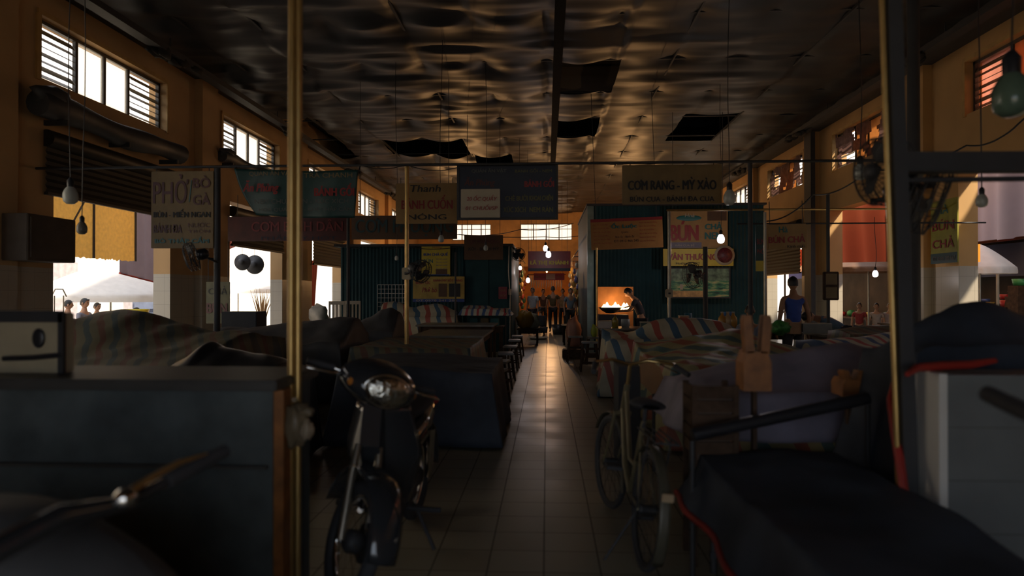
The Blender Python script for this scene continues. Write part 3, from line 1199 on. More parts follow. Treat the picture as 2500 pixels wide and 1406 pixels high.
t = empty('building', 'dull building behind the street stalls right of the hall', 'building', (19, 12, 0))
MB().box(0, -25, 0, .4, 32, 8).build('facade', mat('dull_facade', (.07, .06, .055), .8, scale=1), t)

# bamboo awning flap hanging from a frame, opening 1 left
Xa = -8.3
t = empty('awning_flap', 'sunlit tan woven blind with ragged lower edge hanging in the leftmost opening', 'awning', (Xa, 10.2, 0))
a0, a1 = PX(128, 478, Xa), PX(328, 520, Xa)
b1 = PX(324, 638, Xa)
y0, y1 = 10.2, a1.y
y0 = PX(126, 560, Xa).y - .1
zt, zb = 3.15, b1.z


def flapfn(u, v):
    y = y0 + (y1 - y0) * u
    zb_ = zb + .04 * noise.noise(Vector((u * 30, 0, 0))) + (.08 * (1 - u) if u < .1 else 0)
    return Vector((.02 * math.sin(u * 14) * v, y - 10.2, zt + (zb_ - zt) * v))


MB().grid(flapfn, 120, 12).build('woven_sheet', M_bamboo, t)
fr = MB()
for u in (0, .47, 1):
    p = flapfn(u, 0)
    q = flapfn(u, 1)
    fr.tube([(.03, p.y, p.z), (.03, q.y, q.z)], .022, 6)
for yy_ in (y0 - 10.2 + .1, y1 - 10.2 - .1):
    fr.tube([(.03, yy_, zt), (-Xa - XW - WT, yy_, zt + .25)], .018, 6)
fr.tube([(.03, y0 - 10.2, zt), (.03, y1 - 10.2, zt)], .025, 6)
fr.tube([(.03, y0 - 10.2 + .9, zt), (.03, y0 - 10.2 + .5, zt - .55)], .015, 6)
fr.build('frame', M_dark, t)
# blue-purple tarp with red edge
Xb = -8.9
t = tag(MB().grid(lambda u, v: Vector((Xb + .05 * math.sin(u * 20), PX(292, 600, Xb).y + (1.9) * u, 3.3 + (PX(300, 667, Xb).z - 3.3) * v - .25 * u * v)), 40, 14).build('hanging_tarp', M_purple), 'purple-grey tarp with red hem hanging beside the tan woven blind', 'tarp')
z_ = PX(300, 667, Xb).z
MB().tube([(Xb, PX(292, 600, Xb).y + 1.9 * i / 10, z_ - .25 * i / 10) for i in range(11)], .02, 6).build('hem', M_red, t)
p = PX(265, 740, -11.5)
make_umbrella('market_umbrella', 'large white market umbrella outside the leftmost opening', (-11.2, PX(270, 740, -11.2).y, -.3), 1.95, 2.55, M_whitecloth, drop=.85)
pp = PX(205, 735, -10.0)
person('person', 'person in a grey T-shirt under the large white umbrella, arms forward', (-10.0, PX(205, 735, -10.).y, -.3), R(-90), 1.62, (.17, .17, .21), (.05, .05, .08), pose=dict(wrL=(-.16, .28, 1.02), wrR=(.16, .28, 1.02), elL=(-.23, .05, 1.12), elR=(.23, .05, 1.12)))
person('person', 'person in a pale blue shirt at the left edge of the leftmost opening', (-10.6, PX(165, 735, -10.6).y, -.3), R(-60), 1.58, (.42, .46, .52), (.2, .2, .25))
person('person', 'person in a reddish top bending beside the white umbrella pole', (-10.3, PX(302, 745, -10.3).y, -.3), R(-70), 1.5, (.45, .22, .16), (.3, .3, .3), pose=dict(chest=(0, .12, 1.2), neckb=(0, .2, 1.32), neck=(0, .24, 1.36), head0=(0, .28, 1.42), head1=(0, .3, 1.47)))
person('person', 'person in a green top behind the grey T-shirt person', (-10.9, PX(236, 748, -10.9).y, -.3), R(-100), 1.5, (.16, .42, .16), (.1, .1, .1))
t = empty('hand_cart', 'thin-framed cart stand at the left edge of the bright opening', 'cart', (-9.2, PX(144, 720, -9.2).y, -.3))
c = MB()
for dy in (-.12, .12):
    c.tube([(0, dy, 0), (0, dy, 1.72)], .012, 6)
c.tube([(0, -.2, 1.70), (0, -.1, 1.84), (0, .1, 1.84), (0, .2, 1.70)], .012, 6)
c.build('frame', M_steel, t)
MB().box(-.2, -.25, .8, .2, .25, .84).build('tray', M_plank, t)
# crate, yellow basket
t = tag(MB().lathe([(0, 0), (.22, 0), (.3, .28), (.28, .28), (.2, .03), (0, .03)], 20).build('plastic_basket', mat('yellow_plastic', (.6, .5, .04), .4), loc=(-9.35, PX(330, 752, -9.35).y, .82)), 'yellow plastic basket on the stall right of the umbrella', 'basket')
make_table('street_table', 'pale street stall table outside the leftmost opening', -9.6, -9.1, 12.0, 15.5, 1.12, C_WHITE).location.z = -.3

# opening 2 left: red canopy, straw hats, green fern, feather dusters
t = tag(MB().grid(lambda u, v: Vector((-8.2 - 1.2 * v, 16.0 + 2.6 * u, 2.95 - .5 * v - .14 * math.sin(u * PI) * v)), 20, 10).build('red_canopy', M_redtarp), 'red and orange cloth canopy above the second left opening', 'canopy')
t = tag(MB().grid(lambda u, v: Vector((-8.4 + .04 * math.sin(u * 30), 15.6 + .95 * u, 2.75 - .55 * v)), 20, 6).build('slatted_awning', stripe_mat('orange_slats', (.75, .25, .10), (.8, .35, .18), (.85, .62, .5), .12, axis=(0, 1, 0))), 'orange slatted awning under the red canopy', 'awning')
for (hx, hy, r_) in ((592, 640, .20), (622, 646, .24)):
    q = PX(hx, hy, -7.3)
    t = MB().lathe([(r_, 0), (r_ * .98, .015), (r_ * .4, .05), (r_ * .36, .12), (r_ * .2, .15), (0, .15)], 24, Matrix.Rotation(R(90), 4, 'X')).build('straw_hat', M_darktarp, loc=q)
    tag(t, 'dark round hat hanging in the second left opening, %s' % ('leftmost of the pair' if hx < 600 else 'rightmost of the pair'), 'hat')
    MB().tube([(0, -.02, r_ * .8), (0, -.02, 2.62 - q.z)], .004, 5).build('string', M_dark, t)
q = PX(640, 770, -8.0)
t = empty('feather_dusters', 'bundle of straw feather dusters standing in the second left opening', 'broom', (-8.0, q.y, -.3))
bd = MB()
for k in range(26):
    a, e = rnd.uniform(0, 2 * PI), rnd.uniform(.02, .18)
    bd.tube([(0, 0, .6), (e * math.cos(a), e * math.sin(a), 1.3), (2 * e * math.cos(a), 2 * e * math.sin(a), 1.75 + rnd.uniform(-.15, .15))], [.006, .015, .003], 5)
bd.build('straw', mat('straw', (.36, .22, .10), .8), t)
MB().lathe([(0, 0), (.16, 0), (.2, .75), (.18, .75), (.15, .02), (0, .02)], 16).build('bin', mat('red_bin', (.5, .05, .04), .5), t)
t = empty('parked_car', 'blue-grey van parked across the street beyond the second left opening', 'car', (-15.5, 27.5, -.3))
cb = MB().box(-.9, -2.1, .35, .9, 2.1, 1.0, bev=.15)
cb.box(-.8, -1.6, .95, .8, 1.3, 1.75, bev=.2)
cb.build('body', mat('blue_grey_paint', (.13, .16, .24), .3), t)
for sx in (-.85, .85):
    for sy in (-1.3, 1.3):
        MB().lathe([(0, -.3), (.32, -.3), (.33, 0), (.32, .1), (0, .1)], 18, Matrix.Translation((sx, sy, .33)) @ Matrix.Rotation(R(90), 4, 'Y')).build('wheel', M_rubber, t)
MB().box(-.82, -1.3, 1.1, .82, 1.0, 1.6).build('window_glass', mat('car_glass', (.05, .06, .08), .1), t)
make_umbrella('market_umbrella', 'pale umbrella further down the street in the second left opening', (-12.0, 26.0, -.3), 1.6, 2.4, M_whitecloth, drop=.5)
person('person', 'person in a white shirt walking beyond the second left opening', (-12.0, 22.2, -.3), R(-80), 1.6, (.6, .6, .6), (.15, .15, .2))
# opening 3 left: red drape, sack, baskets
t = tag(MB().grid(lambda u, v: Vector((-7.45 + .04 * math.sin(u * 25), 21.0 + .9 * u - .3 * v * u, 2.5 - 1.45 * v)), 30, 10).build('red_drape', M_redtarp), 'red cloth hanging in the narrow third left opening', 'drape')
t = tag(MB().ell((0, 0, .28), (.26, .24, .30), 18, nz=.35, seed=3).build('white_sack', mat('sack_white', (.55, .5, .42), .8), loc=PX(778, 765, -6.2) + Vector((0, 0, -.35))), 'knotted white sack below the red drape', 'sack')
t = tag(MB().box(-.4, -.4, 0, .4, .4, PX(778, 765, -6.2).z - .33).build('crate_stand', M_wooddark, loc=(-6.2, PX(778, 765, -6.2).y, 0)), 'dark wooden stand under the knotted white sack', 'stand')

# ------------------------------------------------------------------ the street outside, right
t = tag(MB().grid(lambda u, v: Vector((7.75 + .07 * math.sin(u * 22) + .04 * math.sin(u * 47), 8.2 + 4.8 * u, 3.75 + (PX(2395, 592, 7.75).z - 3.75) * v + .25 * (1 - u) * 0)), 90, 12).build('hanging_tarp', M_purple), 'purple-grey translucent tarp with red hem filling the rightmost opening', 'tarp')
zz = PX(2395, 592, 7.75).z
MB().tube([(7.75, 8.2 + 4.8 * i / 10, zz) for i in range(11)], .025, 6).build('hem', M_redtarp, t)
t = empty('tube_lamp', 'glowing pinkish tube lamp under the purple tarp', 'lamp', (9.3, 11.2, PX(2470, 602, 9.3).z))
MB().box(-.02, -1.3, -.03, .02, 1.3, .05).build('diffuser', mat('pink_tube', (1, .5, .4), .4, emis=2.2, ecol=(1, .48, .38), var=0), t)
MB().tube([(0, -1.2, .04), (0, -1.2, 3.5 - PX(2470, 602, 9.3).z)], .006, 5).tube([(0, 1.2, .04), (0, 1.2, 3.5 - PX(2470, 602, 9.3).z)], .006, 5).build('hanger', M_dark, t)
make_umbrella('market_umbrella', 'folding white umbrella glowing outside the rightmost opening', (8.7, PX(2392, 640, 8.7).y, -.3), .62, PX(2392, 596, 8.7).z + .3, M_whitecloth, drop=.48, valance=.12)
t = tag(MB().grid(lambda u, v: Vector((10.15 + .05 * math.sin(u * 30), 8.5 + 6.5 * u, 2.9 - 1.0 * v)), 50, 8).build('blue_speckled_tarp', M_bluetarp), 'dark blue speckled tarp behind the white umbrella', 'tarp')
make_table('street_table', 'stall table with red baskets outside the rightmost opening', 9.5, 10.3, 10.0, 13.6, 1.1, M_plank).location.z = -.3
cols = [((.42, .03, .03), 'red'), ((.05, .30, .10), 'green'), ((.06, .10, .30), 'blue'), ((.55, .40, .08), 'yellow')]
k = 0
for (px_, py_, ci, r_) in ((2462, 742, 0, .17), (2478, 718, 0, .13), (2440, 752, 3, .12), (2492, 690, 1, .16), (2492, 735, 2, .14), (2455, 725, 0, .12), (2405, 735, 2, .10), (2418, 742, 3, .09)):
    q = PX(px_, py_, 9.9)
    t = MB().lathe([(0, 0), (r_ * .8, 0), (r_, r_ * .9), (r_ * .94, r_ * .9), (r_ * .74, .01), (0, .01)], 18).build('plastic_basin', mat('basin_' + cols[ci][1], cols[ci][0], .35), loc=(9.9, q.y, max(.8, q.z - r_ * .4)))
    tag(t, '%s plastic basin on the stall outside the rightmost opening' % cols[ci][1], 'basin', 'coloured basins on the right-hand street stall')
    if q.z - r_ * .4 > .85:
        MB().box(-r_, -r_, -(q.z - r_ * .4 - .8), r_, r_, 0).build('crate', M_wooddark, t)
t = empty('white_post', 'thin white post standing outside the rightmost opening', 'post', (9.38, PX(2436, 740, 9.38).y, -.3))
MB().tube([(0, 0, 0), (0, 0, 2.2)], .03, 8).build('pole', C_WHITE, t)

t = tag(MB().grid(lambda u, v: Vector((7.7 + .05 * math.sin(u * 18), PX(2158, 500, 7.7).y + 3.4 * u - .25 * v, 3.75 + (PX(2110, 632, 7.7).z - 3.75) * v - .12 * (1 - u) * v)), 50, 12).build('red_tarp', M_redtarp), 'deep red tarp hanging in the second right opening', 'tarp')
t = tag(MB().grid(lambda u, v: Vector((8.1, 13.2 + 2.6 * u, 3.75 - 1.7 * v)), 20, 8).build('orange_tarp', M_orange), 'glowing orange tarp beside the deep red tarp', 'tarp')
make_umbrella('market_umbrella', 'brown umbrella poking into the second right opening', (8.95, PX(2120, 640, 8.95).y, -.3), 1.12, 2.88, M_browncloth, drop=.42, valance=.12)
t = tag(MB().grid(lambda u, v: Vector((10.5 + .05 * math.sin(u * 20), 15.5 + 4.5 * u, 2.6 - .75 * v)), 40, 8).build('blue_tarp', M_bluetarp), 'blue tarp behind the brown umbrella', 'tarp')
for (px_, py_, X_, top, lab) in ((2140, 760, 9.4, (.3, .25, .22), 'person in a beige top sitting at the stall beyond the second right opening'), (2172, 745, 9.8, (.35, .3, .3), 'person in a pale top further back beyond the second right opening'), (2098, 750, 9.2, (.25, .03, .03), 'person in a red top at the left of the second right opening')):
    person('person', lab, (X_, PX(px_, py_, X_).y, -.3), R(150), 1.45, top, (.03, .03, .04))
bulb(2137, 668, 13.2, 'small lit bulb glowing beyond the second right opening', .05, lit=6, cord_to=2.9)
make_table('street_table', 'dark stall table beyond the second right opening', 8.0, 8.4, 13.9, 17.0, 1.05, M_wooddark).location.z = -.3
t = empty('hanging_banner', 'red white and blue banner seen beside the dark lowered shutter', 'banner', (8.3, PX(1955, 640, 8.3).y, PX(1955, 680, 8.3).z))
for z0, z1, m in ((.42, .95, mat('banner_red', (.5, .06, .03), .6, trans=.4)), (.22, .42, mat('banner_white', (.8, .6, .5), .6, trans=.5)), (0, .22, mat('banner_blue', (.12, .16, .42), .6, trans=.4))):
    MB().box(-.01, -1.1, z0, .01, 1.1, z1).build('stripe', m, t)
lt = lettering(t, 'Ô', -.1, .1, .6, .85, 0, C_YEL)


for (y0_, y1_, lab) in ((12.2, 18.4, 'dark covered market stall beyond the rightmost opening'), (19.4, 31.5, 'dark covered market stall beyond the second right opening')):
    t = empty('market_stall', lab, 'stall', (11.0, y0_, -.3))
    MB().box(0, 0, 0, 1.6, y1_ - y0_, 3.3).build('back_cloth', mat('dark_brown_cloth', (.035, .024, .018), .8, var=.5, scale=1.5), t)
    MB().extr([(-1.2, 0, 2.9), (-1.2, y1_ - y0_, 2.9), (1.8, y1_ - y0_, 3.5), (1.8, 0, 3.5)], (0, 0, .04)).build('roof', M_darktarp, t)
    MB().box(-.7, .1, .9, 0, y1_ - y0_ - .1, .95).build('shelf', M_wooddark, t)
    for f in (.1, .5, .9):
        MB().box(-.68, f * (y1_ - y0_) - .03, 0, -.62, f * (y1_ - y0_) + .03, 2.95).build('post', M_wooddark, t)
G_ = 'goods on the dark stall shelves across the right lane'
for k in range(30):
    y = 12.6 + k * .62
    if 18.1 < y < 19.7: continue
    c = cols[(k * 7) % 4][0]
    r_ = .09 + .06 * ((k * 5) % 4) / 4
    o = MB().ell((0, 0, r_ * .8), (r_, r_, r_ * .9), 12, nz=.4, seed=k).build('goods', mat('lane_goods_%d' % ((k * 7) % 4), c, .5), loc=(10.6, y, .65))
    tag(o, 'coloured bundle on the dark stall shelves across the right lane', 'goods', G_)

# ------------------------------------------------------------------ steel kiosks in the middle of the hall
def corrugated(x0, x1, z0, z1, y, amp=.012, per=.09):
    n = int((x1 - x0) / per * 4)
    vs = []
    for i in range(n + 1):
        x = x0 + (x1 - x0) * i / n
        yy = y + amp * (1, 0, -1, 0)[i % 4]
        vs += [(x, yy, z0), (x, yy, z1)]
    return vs, [(2 * i, 2 * i + 2, 2 * i + 3, 2 * i + 1) for i in range(n)]


KL0, KL1, KLH = -5.2, -.88, 2.62
t = empty('market_kiosk', 'dark green corrugated steel kiosk left of the aisle with yellow posters', 'kiosk', (0, 17, 0))
vs, fs = corrugated(KL0, -2.05, 0, KLH, 0)
MB().add(vs, fs).build('front_panel', M_green, t)
MB().box(KL0, .02, 0, KL1, 4.5, KLH).build('body', M_green, t)
MB().box(KL0 - .1, -.25, KLH, KL1 + .05, 4.6, KLH + .06).build('roof', M_dark, t)
MB().box(-2.02, -.05, 0, -1.45, .0, KLH - .02).box(-1.43, -.05, 0, KL1, .0, KLH - .02).build('door', M_green, t)
MB().tube([(KL1 - .03, -.09, 0), (KL1 - .03, -.09, 1.4), (KL1 - .07, -.09, 2.0), (KL1 - .06, -.09, KLH)], .014, 6).build('cable', M_steel, t)
MB().box(KL1 - .07, -.12, 1.42, KL1 + .0, -.06, 1.56).build('junction_box', C_WHITE, t)
g = MB()
for k in range(9):
    g.box(-4.25 + k * .09, -.04, .9, -4.24 + k * .09, -.03, 1.68)
for k in range(8):
    g.box(-4.25, -.04, .9 + k * .11, -3.52, -.03, .91 + k * .11)
g.build('window_grille', M_steel, t)
KR0, KR1, KRH = 1.0, 5.3, 3.62
t = empty('market_kiosk', 'tall dark green corrugated steel kiosk right of the aisle', 'kiosk', (0, 17, 0))
vs, fs = corrugated(KR0 + .17, KR1, 0, KRH, 0)
MB().add(vs, fs).build('front_panel', M_green, t)
MB().box(KR0, .02, 0, KR1, 4.8, KRH).build('body', M_green, t)
MB().box(KR0, -.04, 0, KR0 + .16, .02, KRH).build('corner_post_or_lit_edge', mat('pale_green_steel', (.22, .26, .22), .3, .6), t)
MB().box(KR0 - .02, -.1, KRH, KR1 + .05, 4.8, KRH + .05).build('roof', M_dark, t)

# ------------------------------------------------------------------ signs and banners
BARZ = PY(1250, 400, 9).z
sign('hanging_sign', 'tan noodle sign reading PHỞ BÒ GÀ hanging over the left stalls', (369, 418, 521, 606), 9.0, C_TAN,
     [('PHỞ', .04, .60, .04, .42, C_DRED, .004), ('BÒ', .68, .95, .06, .22, C_DRED, .004), ('GÀ', .68, .95, .28, .44, C_DRED, .004), ('/', .61, .66, .12, .40, C_TEAL),
      ('BÚN - MIẾN NGAN', .05, .95, .49, .60, C_BLACK, .003), ('BÁNH ĐA', .05, .50, .67, .80, C_DRED, .003), ('NƯỚC', .60, .95, .66, .73, C_DRED), ('TRỘN', .60, .95, .75, .81, C_DRED), ('BÒ THẬP CẨM', .07, .93, .85, .95, C_TEAL, .003)], hang=BARZ)
# sagging green banner
t = empty('hanging_banner', 'dark green banner reading QUÁN ĂN VẶT sagging above the left stalls', 'banner', (0, 8.95, 0))
bA = [PY(574, 412, 8.95), PY(877, 416, 8.95), PY(626, 525, 8.95), PY(866, 532, 8.95)]


def banf(u, v):
    a = bA[0].lerp(bA[1], u)
    b = bA[2].lerp(bA[3], u)
    p = a.lerp(b, v)
    return Vector((p.x - .05 * math.sin(v * PI) * (1 - u), .03 * math.sin(u * 12 + v * 2) - .03, p.z - .02 * math.sin(u * PI)))


o = MB().grid(banf, 60, 16).build('cloth', C_DKGREEN, t)
o.modifiers.new('solid', 'SOLIDIFY').thickness = .003


def wpx(s, x0, x1, y0, y1, m, Y=8.88, bold=0, slant=0, par=None):
    a, b = PY(x0, y0, Y), PY(x1, y1, Y)
    return lettering(par or t, s, a.x, b.x, b.z, a.z, Y - (par or t).location.y, m, bold, slant)


for q_ in (bA[0], bA[0].lerp(bA[1], .5), bA[1]):
    MB().tube([(q_.x, -.02, q_.z - .02), (q_.x, .05, BARZ)], .008, 5).build('tie', M_dark, t)
wpx('QUÁN ĂN VẶT', 608, 716, 415, 431, C_TAN, 8.86)
wpx('TRÀ CHANH', 742, 860, 419, 433, C_TAN, 8.86)
wpx('Ăn Phùng', 592, 676, 441, 474, C_RED, 8.86, .006, .2)
wpx('BÁNH GỐI', 768, 864, 448, 478, C_RED, 8.86, .006)
wpx('NEM CHUA RÁN - XÚC XÍCH', 622, 850, 484, 496, C_GREY, 8.86)
wpx('HOA QUẢ DẦM - CHÈ THẬP CẨM', 632, 858, 503, 517, C_GREY, 8.86)
sign('stall_sign', 'dark maroon sign reading CƠM BÌNH DÂN under the green banner', (556, 528, 852, 588), 11.6, C_DRED, [('CƠM BÌNH DÂN', .20, .95, .12, .62, mat('sign_maroon_text', (.2, .03, .03), .5), .01), ('PHẦN LÝ HÓT', .28, .90, .75, .95, C_NAVY)], hang=BARZ)
sign('stall_sign', 'brown sign reading CƠM PHƯỢNG with dark letters left of the aisle', (858, 526, 1116, 584), 13.6, C_BROWN, [('CƠM PHƯỢNG', .04, .96, .10, .88, mat('sign_dark_teal', (.015, .05, .055), .5), .012)], hang=ZC + .08)
sign('hanging_sign', 'tan sign reading Thanh BÁNH CUỐN NÓNG beside the dark snack board', (966, 447, 1117, 546), 10.6, C_TAN2, [('Thanh', .22, .72, .05, .22, C_BLACK, .004, .2), ('BÁNH CUỐN', .10, .92, .30, .64, C_RED, .008), ('NÓNG', .20, .82, .74, .90, C_BLACK, .006)], hang=BARZ + .1)
s6 = sign('snack_board', 'dark navy snack board reading QUÁN ĂN VẶT hanging left of the aisle centre', (1121, 404, 1357, 531), 9.1, C_NAVY, [('QUÁN ĂN VẶT', .13, .49, .05, .15, C_GREY, .003), ('BÁNH GỐI - NEM', .58, .96, .05, .14, mat('dull_yellow_text', (.14, .12, .02), .5)), ('Ăn Phùng', .05, .36, .22, .42, C_DRED, .006, .2), ('BÁNH GỐI', .68, .98, .24, .42, C_RED, .006),
      ('CHÈ BƯỞI', .48, .71, .56, .68, mat('dull_yellow_text', (.14, .12, .02), .5), .003), ('KHOAI CHIÊN', .73, .97, .56, .68, mat('dull_yellow_text', (.14, .12, .02), .5), .003), ('XÚC XÍCH', .46, .69, .78, .90, mat('dull_yellow_text', (.14, .12, .02), .5), .003), ('NEM RÁN', .73, .97, .78, .90, mat('dull_yellow_text', (.14, .12, .02), .5), .003)], frame=M_dark, hang=BARZ + .02)
s6b = sign('paper_notice', 'cream notice with red slanted writing fixed on the dark snack board', (1125, 461, 1221, 531), 9.0, C_WHITE, [('20 ỐC QUẨY', .15, .90, .22, .44, C_RED, .004, .2), ('01 CHUỐI/SP', .12, .92, .54, .74, C_RED, .004, .2)], thick=.06)
sign('hanging_sign', 'wide tan sign reading CƠM RANG - MỲ XÀO right of the aisle', (1519, 402, 1763, 498), 9.2, C_TAN, [('CƠM RANG - MỲ XÀO', .06, .94, .32, .64, C_BLACK, .012), ('BÚN CUA - BÁNH ĐA CUA', .08, .92, .78, .94, C_BLACK, .005)], hang=BARZ + .02)
sign('menu_sign', 'orange menu sign with red header leaning on the tall green kiosk', (1444, 532, 1620, 607), 15.0, C_ORANGE,
     [('Ốc Luộc', .29, .64, .14, .36, C_TEAL, .01), ('QUÁN', .42, .52, .42, .50, C_BLACK), ('Bún ốc - Bánh đa', .34, .60, .55, .64, C_BLACK), ('ĐT 0912 466 345', .32, .66, .70, .78, C_BLACK)] +
     [('Bún ốc chuối đậu', .04, .24 + .02 * (k % 3), .16 + .12 * k, .22 + .12 * k, C_RED) for k in range(6)] + [('Bánh đa cá rô đồng', .68, .92 - .02 * (k % 3), .14 + .12 * k, .20 + .12 * k, C_RED) for k in range(6)],
     panels=[(0, 1, 0, .10, C_RED, 'header')], hang=ZC + .08, tilt=-2.2)
sign('stall_sign', 'orange sign reading BÚN CHẢ NEM with green oval on the tall green kiosk', (1631, 515, 1777, 606), 16.6, C_TAN2,
     [('Hoà', .28, .44, .07, .17, C_WHITE, .004, .2), ('BÚN', .04, .50, .27, .80, C_RED, .02), ('CHẢ', .62, .90, .30, .50, C_TEAL, .012), ('NEM', .62, .90, .58, .76, C_TEAL, .012), ('RÁN CUA BỂ', .12, .44, .87, .95, C_WHITE)],
     panels=[(0.0, .56, .84, .99, mat('grey_violet', (.13, .12, .17), .5), 'strip'), (.66, .98, .01, .26, C_BROWN, 'photo_panel')], hang=ZC + .08)
p = PY(1684, 531, 16.5)
o = MB().ell((0, 0, 0), (.30, .012, .07), 20).build('oval', C_TEAL, loc=(0, 0, 0))
for c_ in bpy.data.objects:
    if c_.get('label') == 'orange sign reading BÚN CHẢ NEM with green oval on the tall green kiosk':
        o.parent = c_
        o.location = (p.x - c_.location.x, .0, p.z - c_.location.z)
s10 = sign('stall_sign', 'yellow sign reading VÂN THƯƠNG with a bowl picture', (1619, 607, 1791, 649), 16.5, C_YEL, [('VÂN THƯƠNG', .07, .76, .22, .66, C_RED, .02), ('Hotline : 0902', .18, .52, .78, .92, C_BLACK)])
w10 = PY(1791, 607, 16.5).x - PY(1619, 607, 16.5).x
bw_ = MB()
bw_.lathe([(0, -.01), (.23, -.02), (.24, .0), (.0, .0)], 24, Matrix.Translation((w10 * .37, -.012, .25)) @ Matrix.Rotation(R(90), 4, 'X'))
bw_.build('bowl_picture', C_WHITE, s10)
MB().lathe([(0, 0), (.18, 0), (.18, .012), (0, .012)], 24, Matrix.Translation((w10 * .37, -.032, .25)) @ Matrix.Rotation(R(90), 4, 'X')).build('food_picture', mat('food_dark_red', (.10, .015, .02), .5, var=.5, scale=20), s10)
# landscape picture
mp, n, b = nodes_mat('painted_landscape', 0.4)
tcx = n.nodes.new('ShaderNodeTexCoord')
mpn = n.nodes.new('ShaderNodeMapping')
mpn.inputs['Scale'].default_value = (1.0, 1, 4.5)
nz = n.nodes.new('ShaderNodeTexNoise')
nz.inputs['Scale'].default_value = 3.5
nz.inputs['Detail'].default_value = 6
n.links.new(tcx.outputs['Object'], mpn.inputs[0])
n.links.new(mpn.outputs[0], nz.inputs['Vector'])
rr = n.nodes.new('ShaderNodeValToRGB')
e = rr.color_ramp.elements
e[0].position, e[0].color = .36, (.01, .04, .03, 1)
e[1].position, e[1].color = .66, (.60, .48, .22, 1)
x = e.new(.48); x.color = (.05, .22, .10, 1)
x = e.new(.56); x.color = (.25, .38, .16, 1)
n.links.new(nz.outputs['Fac'], rr.inputs[0])
n.links.new(rr.outputs[0], b.inputs['Base Color'])
s11 = sign('landscape_picture', 'large green meadow landscape picture on the tall kiosk under the yellow sign', (1632, 656, 1780, 725), 16.7, mp, [], frame=M_dark, panels=[(0, .58, .78, 1, mat('landscape_tan', (.55, .33, .12), .5, scale=8, var=.4), 'foreground'), (.19, .24, .55, .74, C_WHITE, 'house'), (0, 1, .0, .42, mat('landscape_woods', (.13, .20, .12), .5, scale=9, var=.7), 'woods')])
sign('hanging_sign', 'cream sign reading Hà BÚN CHẢ hanging near the right wall', (1874, 547, 1970, 607), 11.2, C_TAN2, [('Hà', .30, .52, .10, .34, C_TEAL, .008), ('BÚN CHẢ', .03, .95, .42, .76, C_RED, .012), ('Kính mời', .50, .94, .84, .97, C_BLACK, .002)], hang=2.95, tilt=-1.5)
# vertical sign on the right pier
a, b_ = PX(2275, 485, 6.82), PX(2340, 640, 6.82)
t = empty('wall_sign', 'vertical yellow sign reading BÚN CHẢ on the nearest right pier', 'sign', (6.80, (a.y + b_.y) / 2, b_.z), 0)
t.rotation_euler = (0, 0, R(-90))
wv, hv = abs(a.y - b_.y), PX(2340, 480, 6.82).z - b_.z
MB().box(-wv / 2, 0, 0, wv / 2, .03, hv, bev=.005).build('board', mat('sign_olive_yellow', (.30, .27, .03), .5), t)
MB().box(-wv / 2, -.004, 0, wv / 2, 0, hv * .16).build('footer', C_DKGREEN, t)
for s_, x0, x1, z0, z1, m in (('BÚN', .08, .9, .52, .70, C_RED), ('CHẢ', .08, .9, .24, .42, C_RED), ('ĐT 0389 200 667', .10, .95, .04, .11, C_GREY), ('HÀ', .25, .7, .78, .92, C_TEAL)):
    lettering(t, s_, -wv / 2 + x0 * wv, -wv / 2 + x1 * wv, z0 * hv, z1 * hv, -.008, m, .006)
sign('poster', 'yellow poster reading BÚN CHẢ QUẾ on the left green kiosk', (1029, 597, 1099, 672), 16.8, C_YEL, [('Hương', .38, .70, .05, .15, C_RED, 0, .2), ('BÚN CHẢ QUẾ', .08, .92, .24, .38, C_BLUE, .006), ('BÚN', .08, .40, .45, .60, C_TEAL, .004)] + [('bún nem cua bể', .52, .90, .44 + .10 * k, .49 + .10 * k, C_BLUE) for k in range(4)], panels=[(.5, .9, .80, .97, C_BROWN, 'photo_panel'), (.2, .98, .97, 1.0, C_BLUE, 'blue_strip')])
sign('poster', 'wide yellow food poster low on the left green kiosk', (1008, 675, 1134, 737), 16.7, mat('sign_gold', (.38, .26, .04), .5, var=.3, scale=4), [('Bún ốc', .06, .34, .10, .30, C_RED, .004), ('BÁNH MỲ SỐT VANG', .40, .96, .06, .20, C_RED, .004), ('Phở bò', .18, .46, .42, .62, C_RED, .004, .2), ('ĐT 0978 541 286', .06, .86, .90, .98, C_WHITE)], panels=[(.50, .66, .28, .80, C_BROWN, 'photo_panel'), (.70, .92, .28, .80, C_BLACK, 'photo_panel'), (0, 1, .88, 1, C_BLUE, 'blue_strip')])
sign('hanging_sign', 'small brown sign with dark writing over the left kiosk door', (1133, 574, 1228, 634), 16.3, C_BROWN, [('CƠM VĂN PHÒNG', .08, .9, .14, .34, C_DRED, .006), ('XÔI - BÁNH MỲ', .10, .9, .46, .62, C_BLACK, .004)], hang=ZC + .08)
sign('shop_sign', 'dark red sign reading LÃ THỊ KHÁNH at the end of the aisle', (1289, 613, 1393, 662), 26.0, mat('sign_deep_red', (.20, .015, .02), .4), [('LÃ THỊ KHÁNH', .06, .94, .44, .72, C_YEL, .02)], panels=[(0, 1, .85, 1, C_NAVY, 'footer')], hang=ZC + .08)
sign('shop_sign', 'bright red sign with a cream centre below the dark red name sign', (1303, 667, 1378, 684), 27.0, C_RED, [('HÀNG KHÔ', .03, .36, .25, .7, C_TAN), ('BÁN LẺ', .75, .97, .25, .7, C_TAN)], panels=[(.40, .70, .1, .9, C_WHITE, 'centre')], hang=ZC + .08)
sign('poster', 'small dark red poster on the left kiosk door', (1217, 700, 1238, 730), 16.8, mat('poster_red', (.18, .02, .03), .5), [('NHÀ', .15, .85, .15, .4, C_TAN), ('SẠCH', .15, .85, .6, .85, C_TAN)])
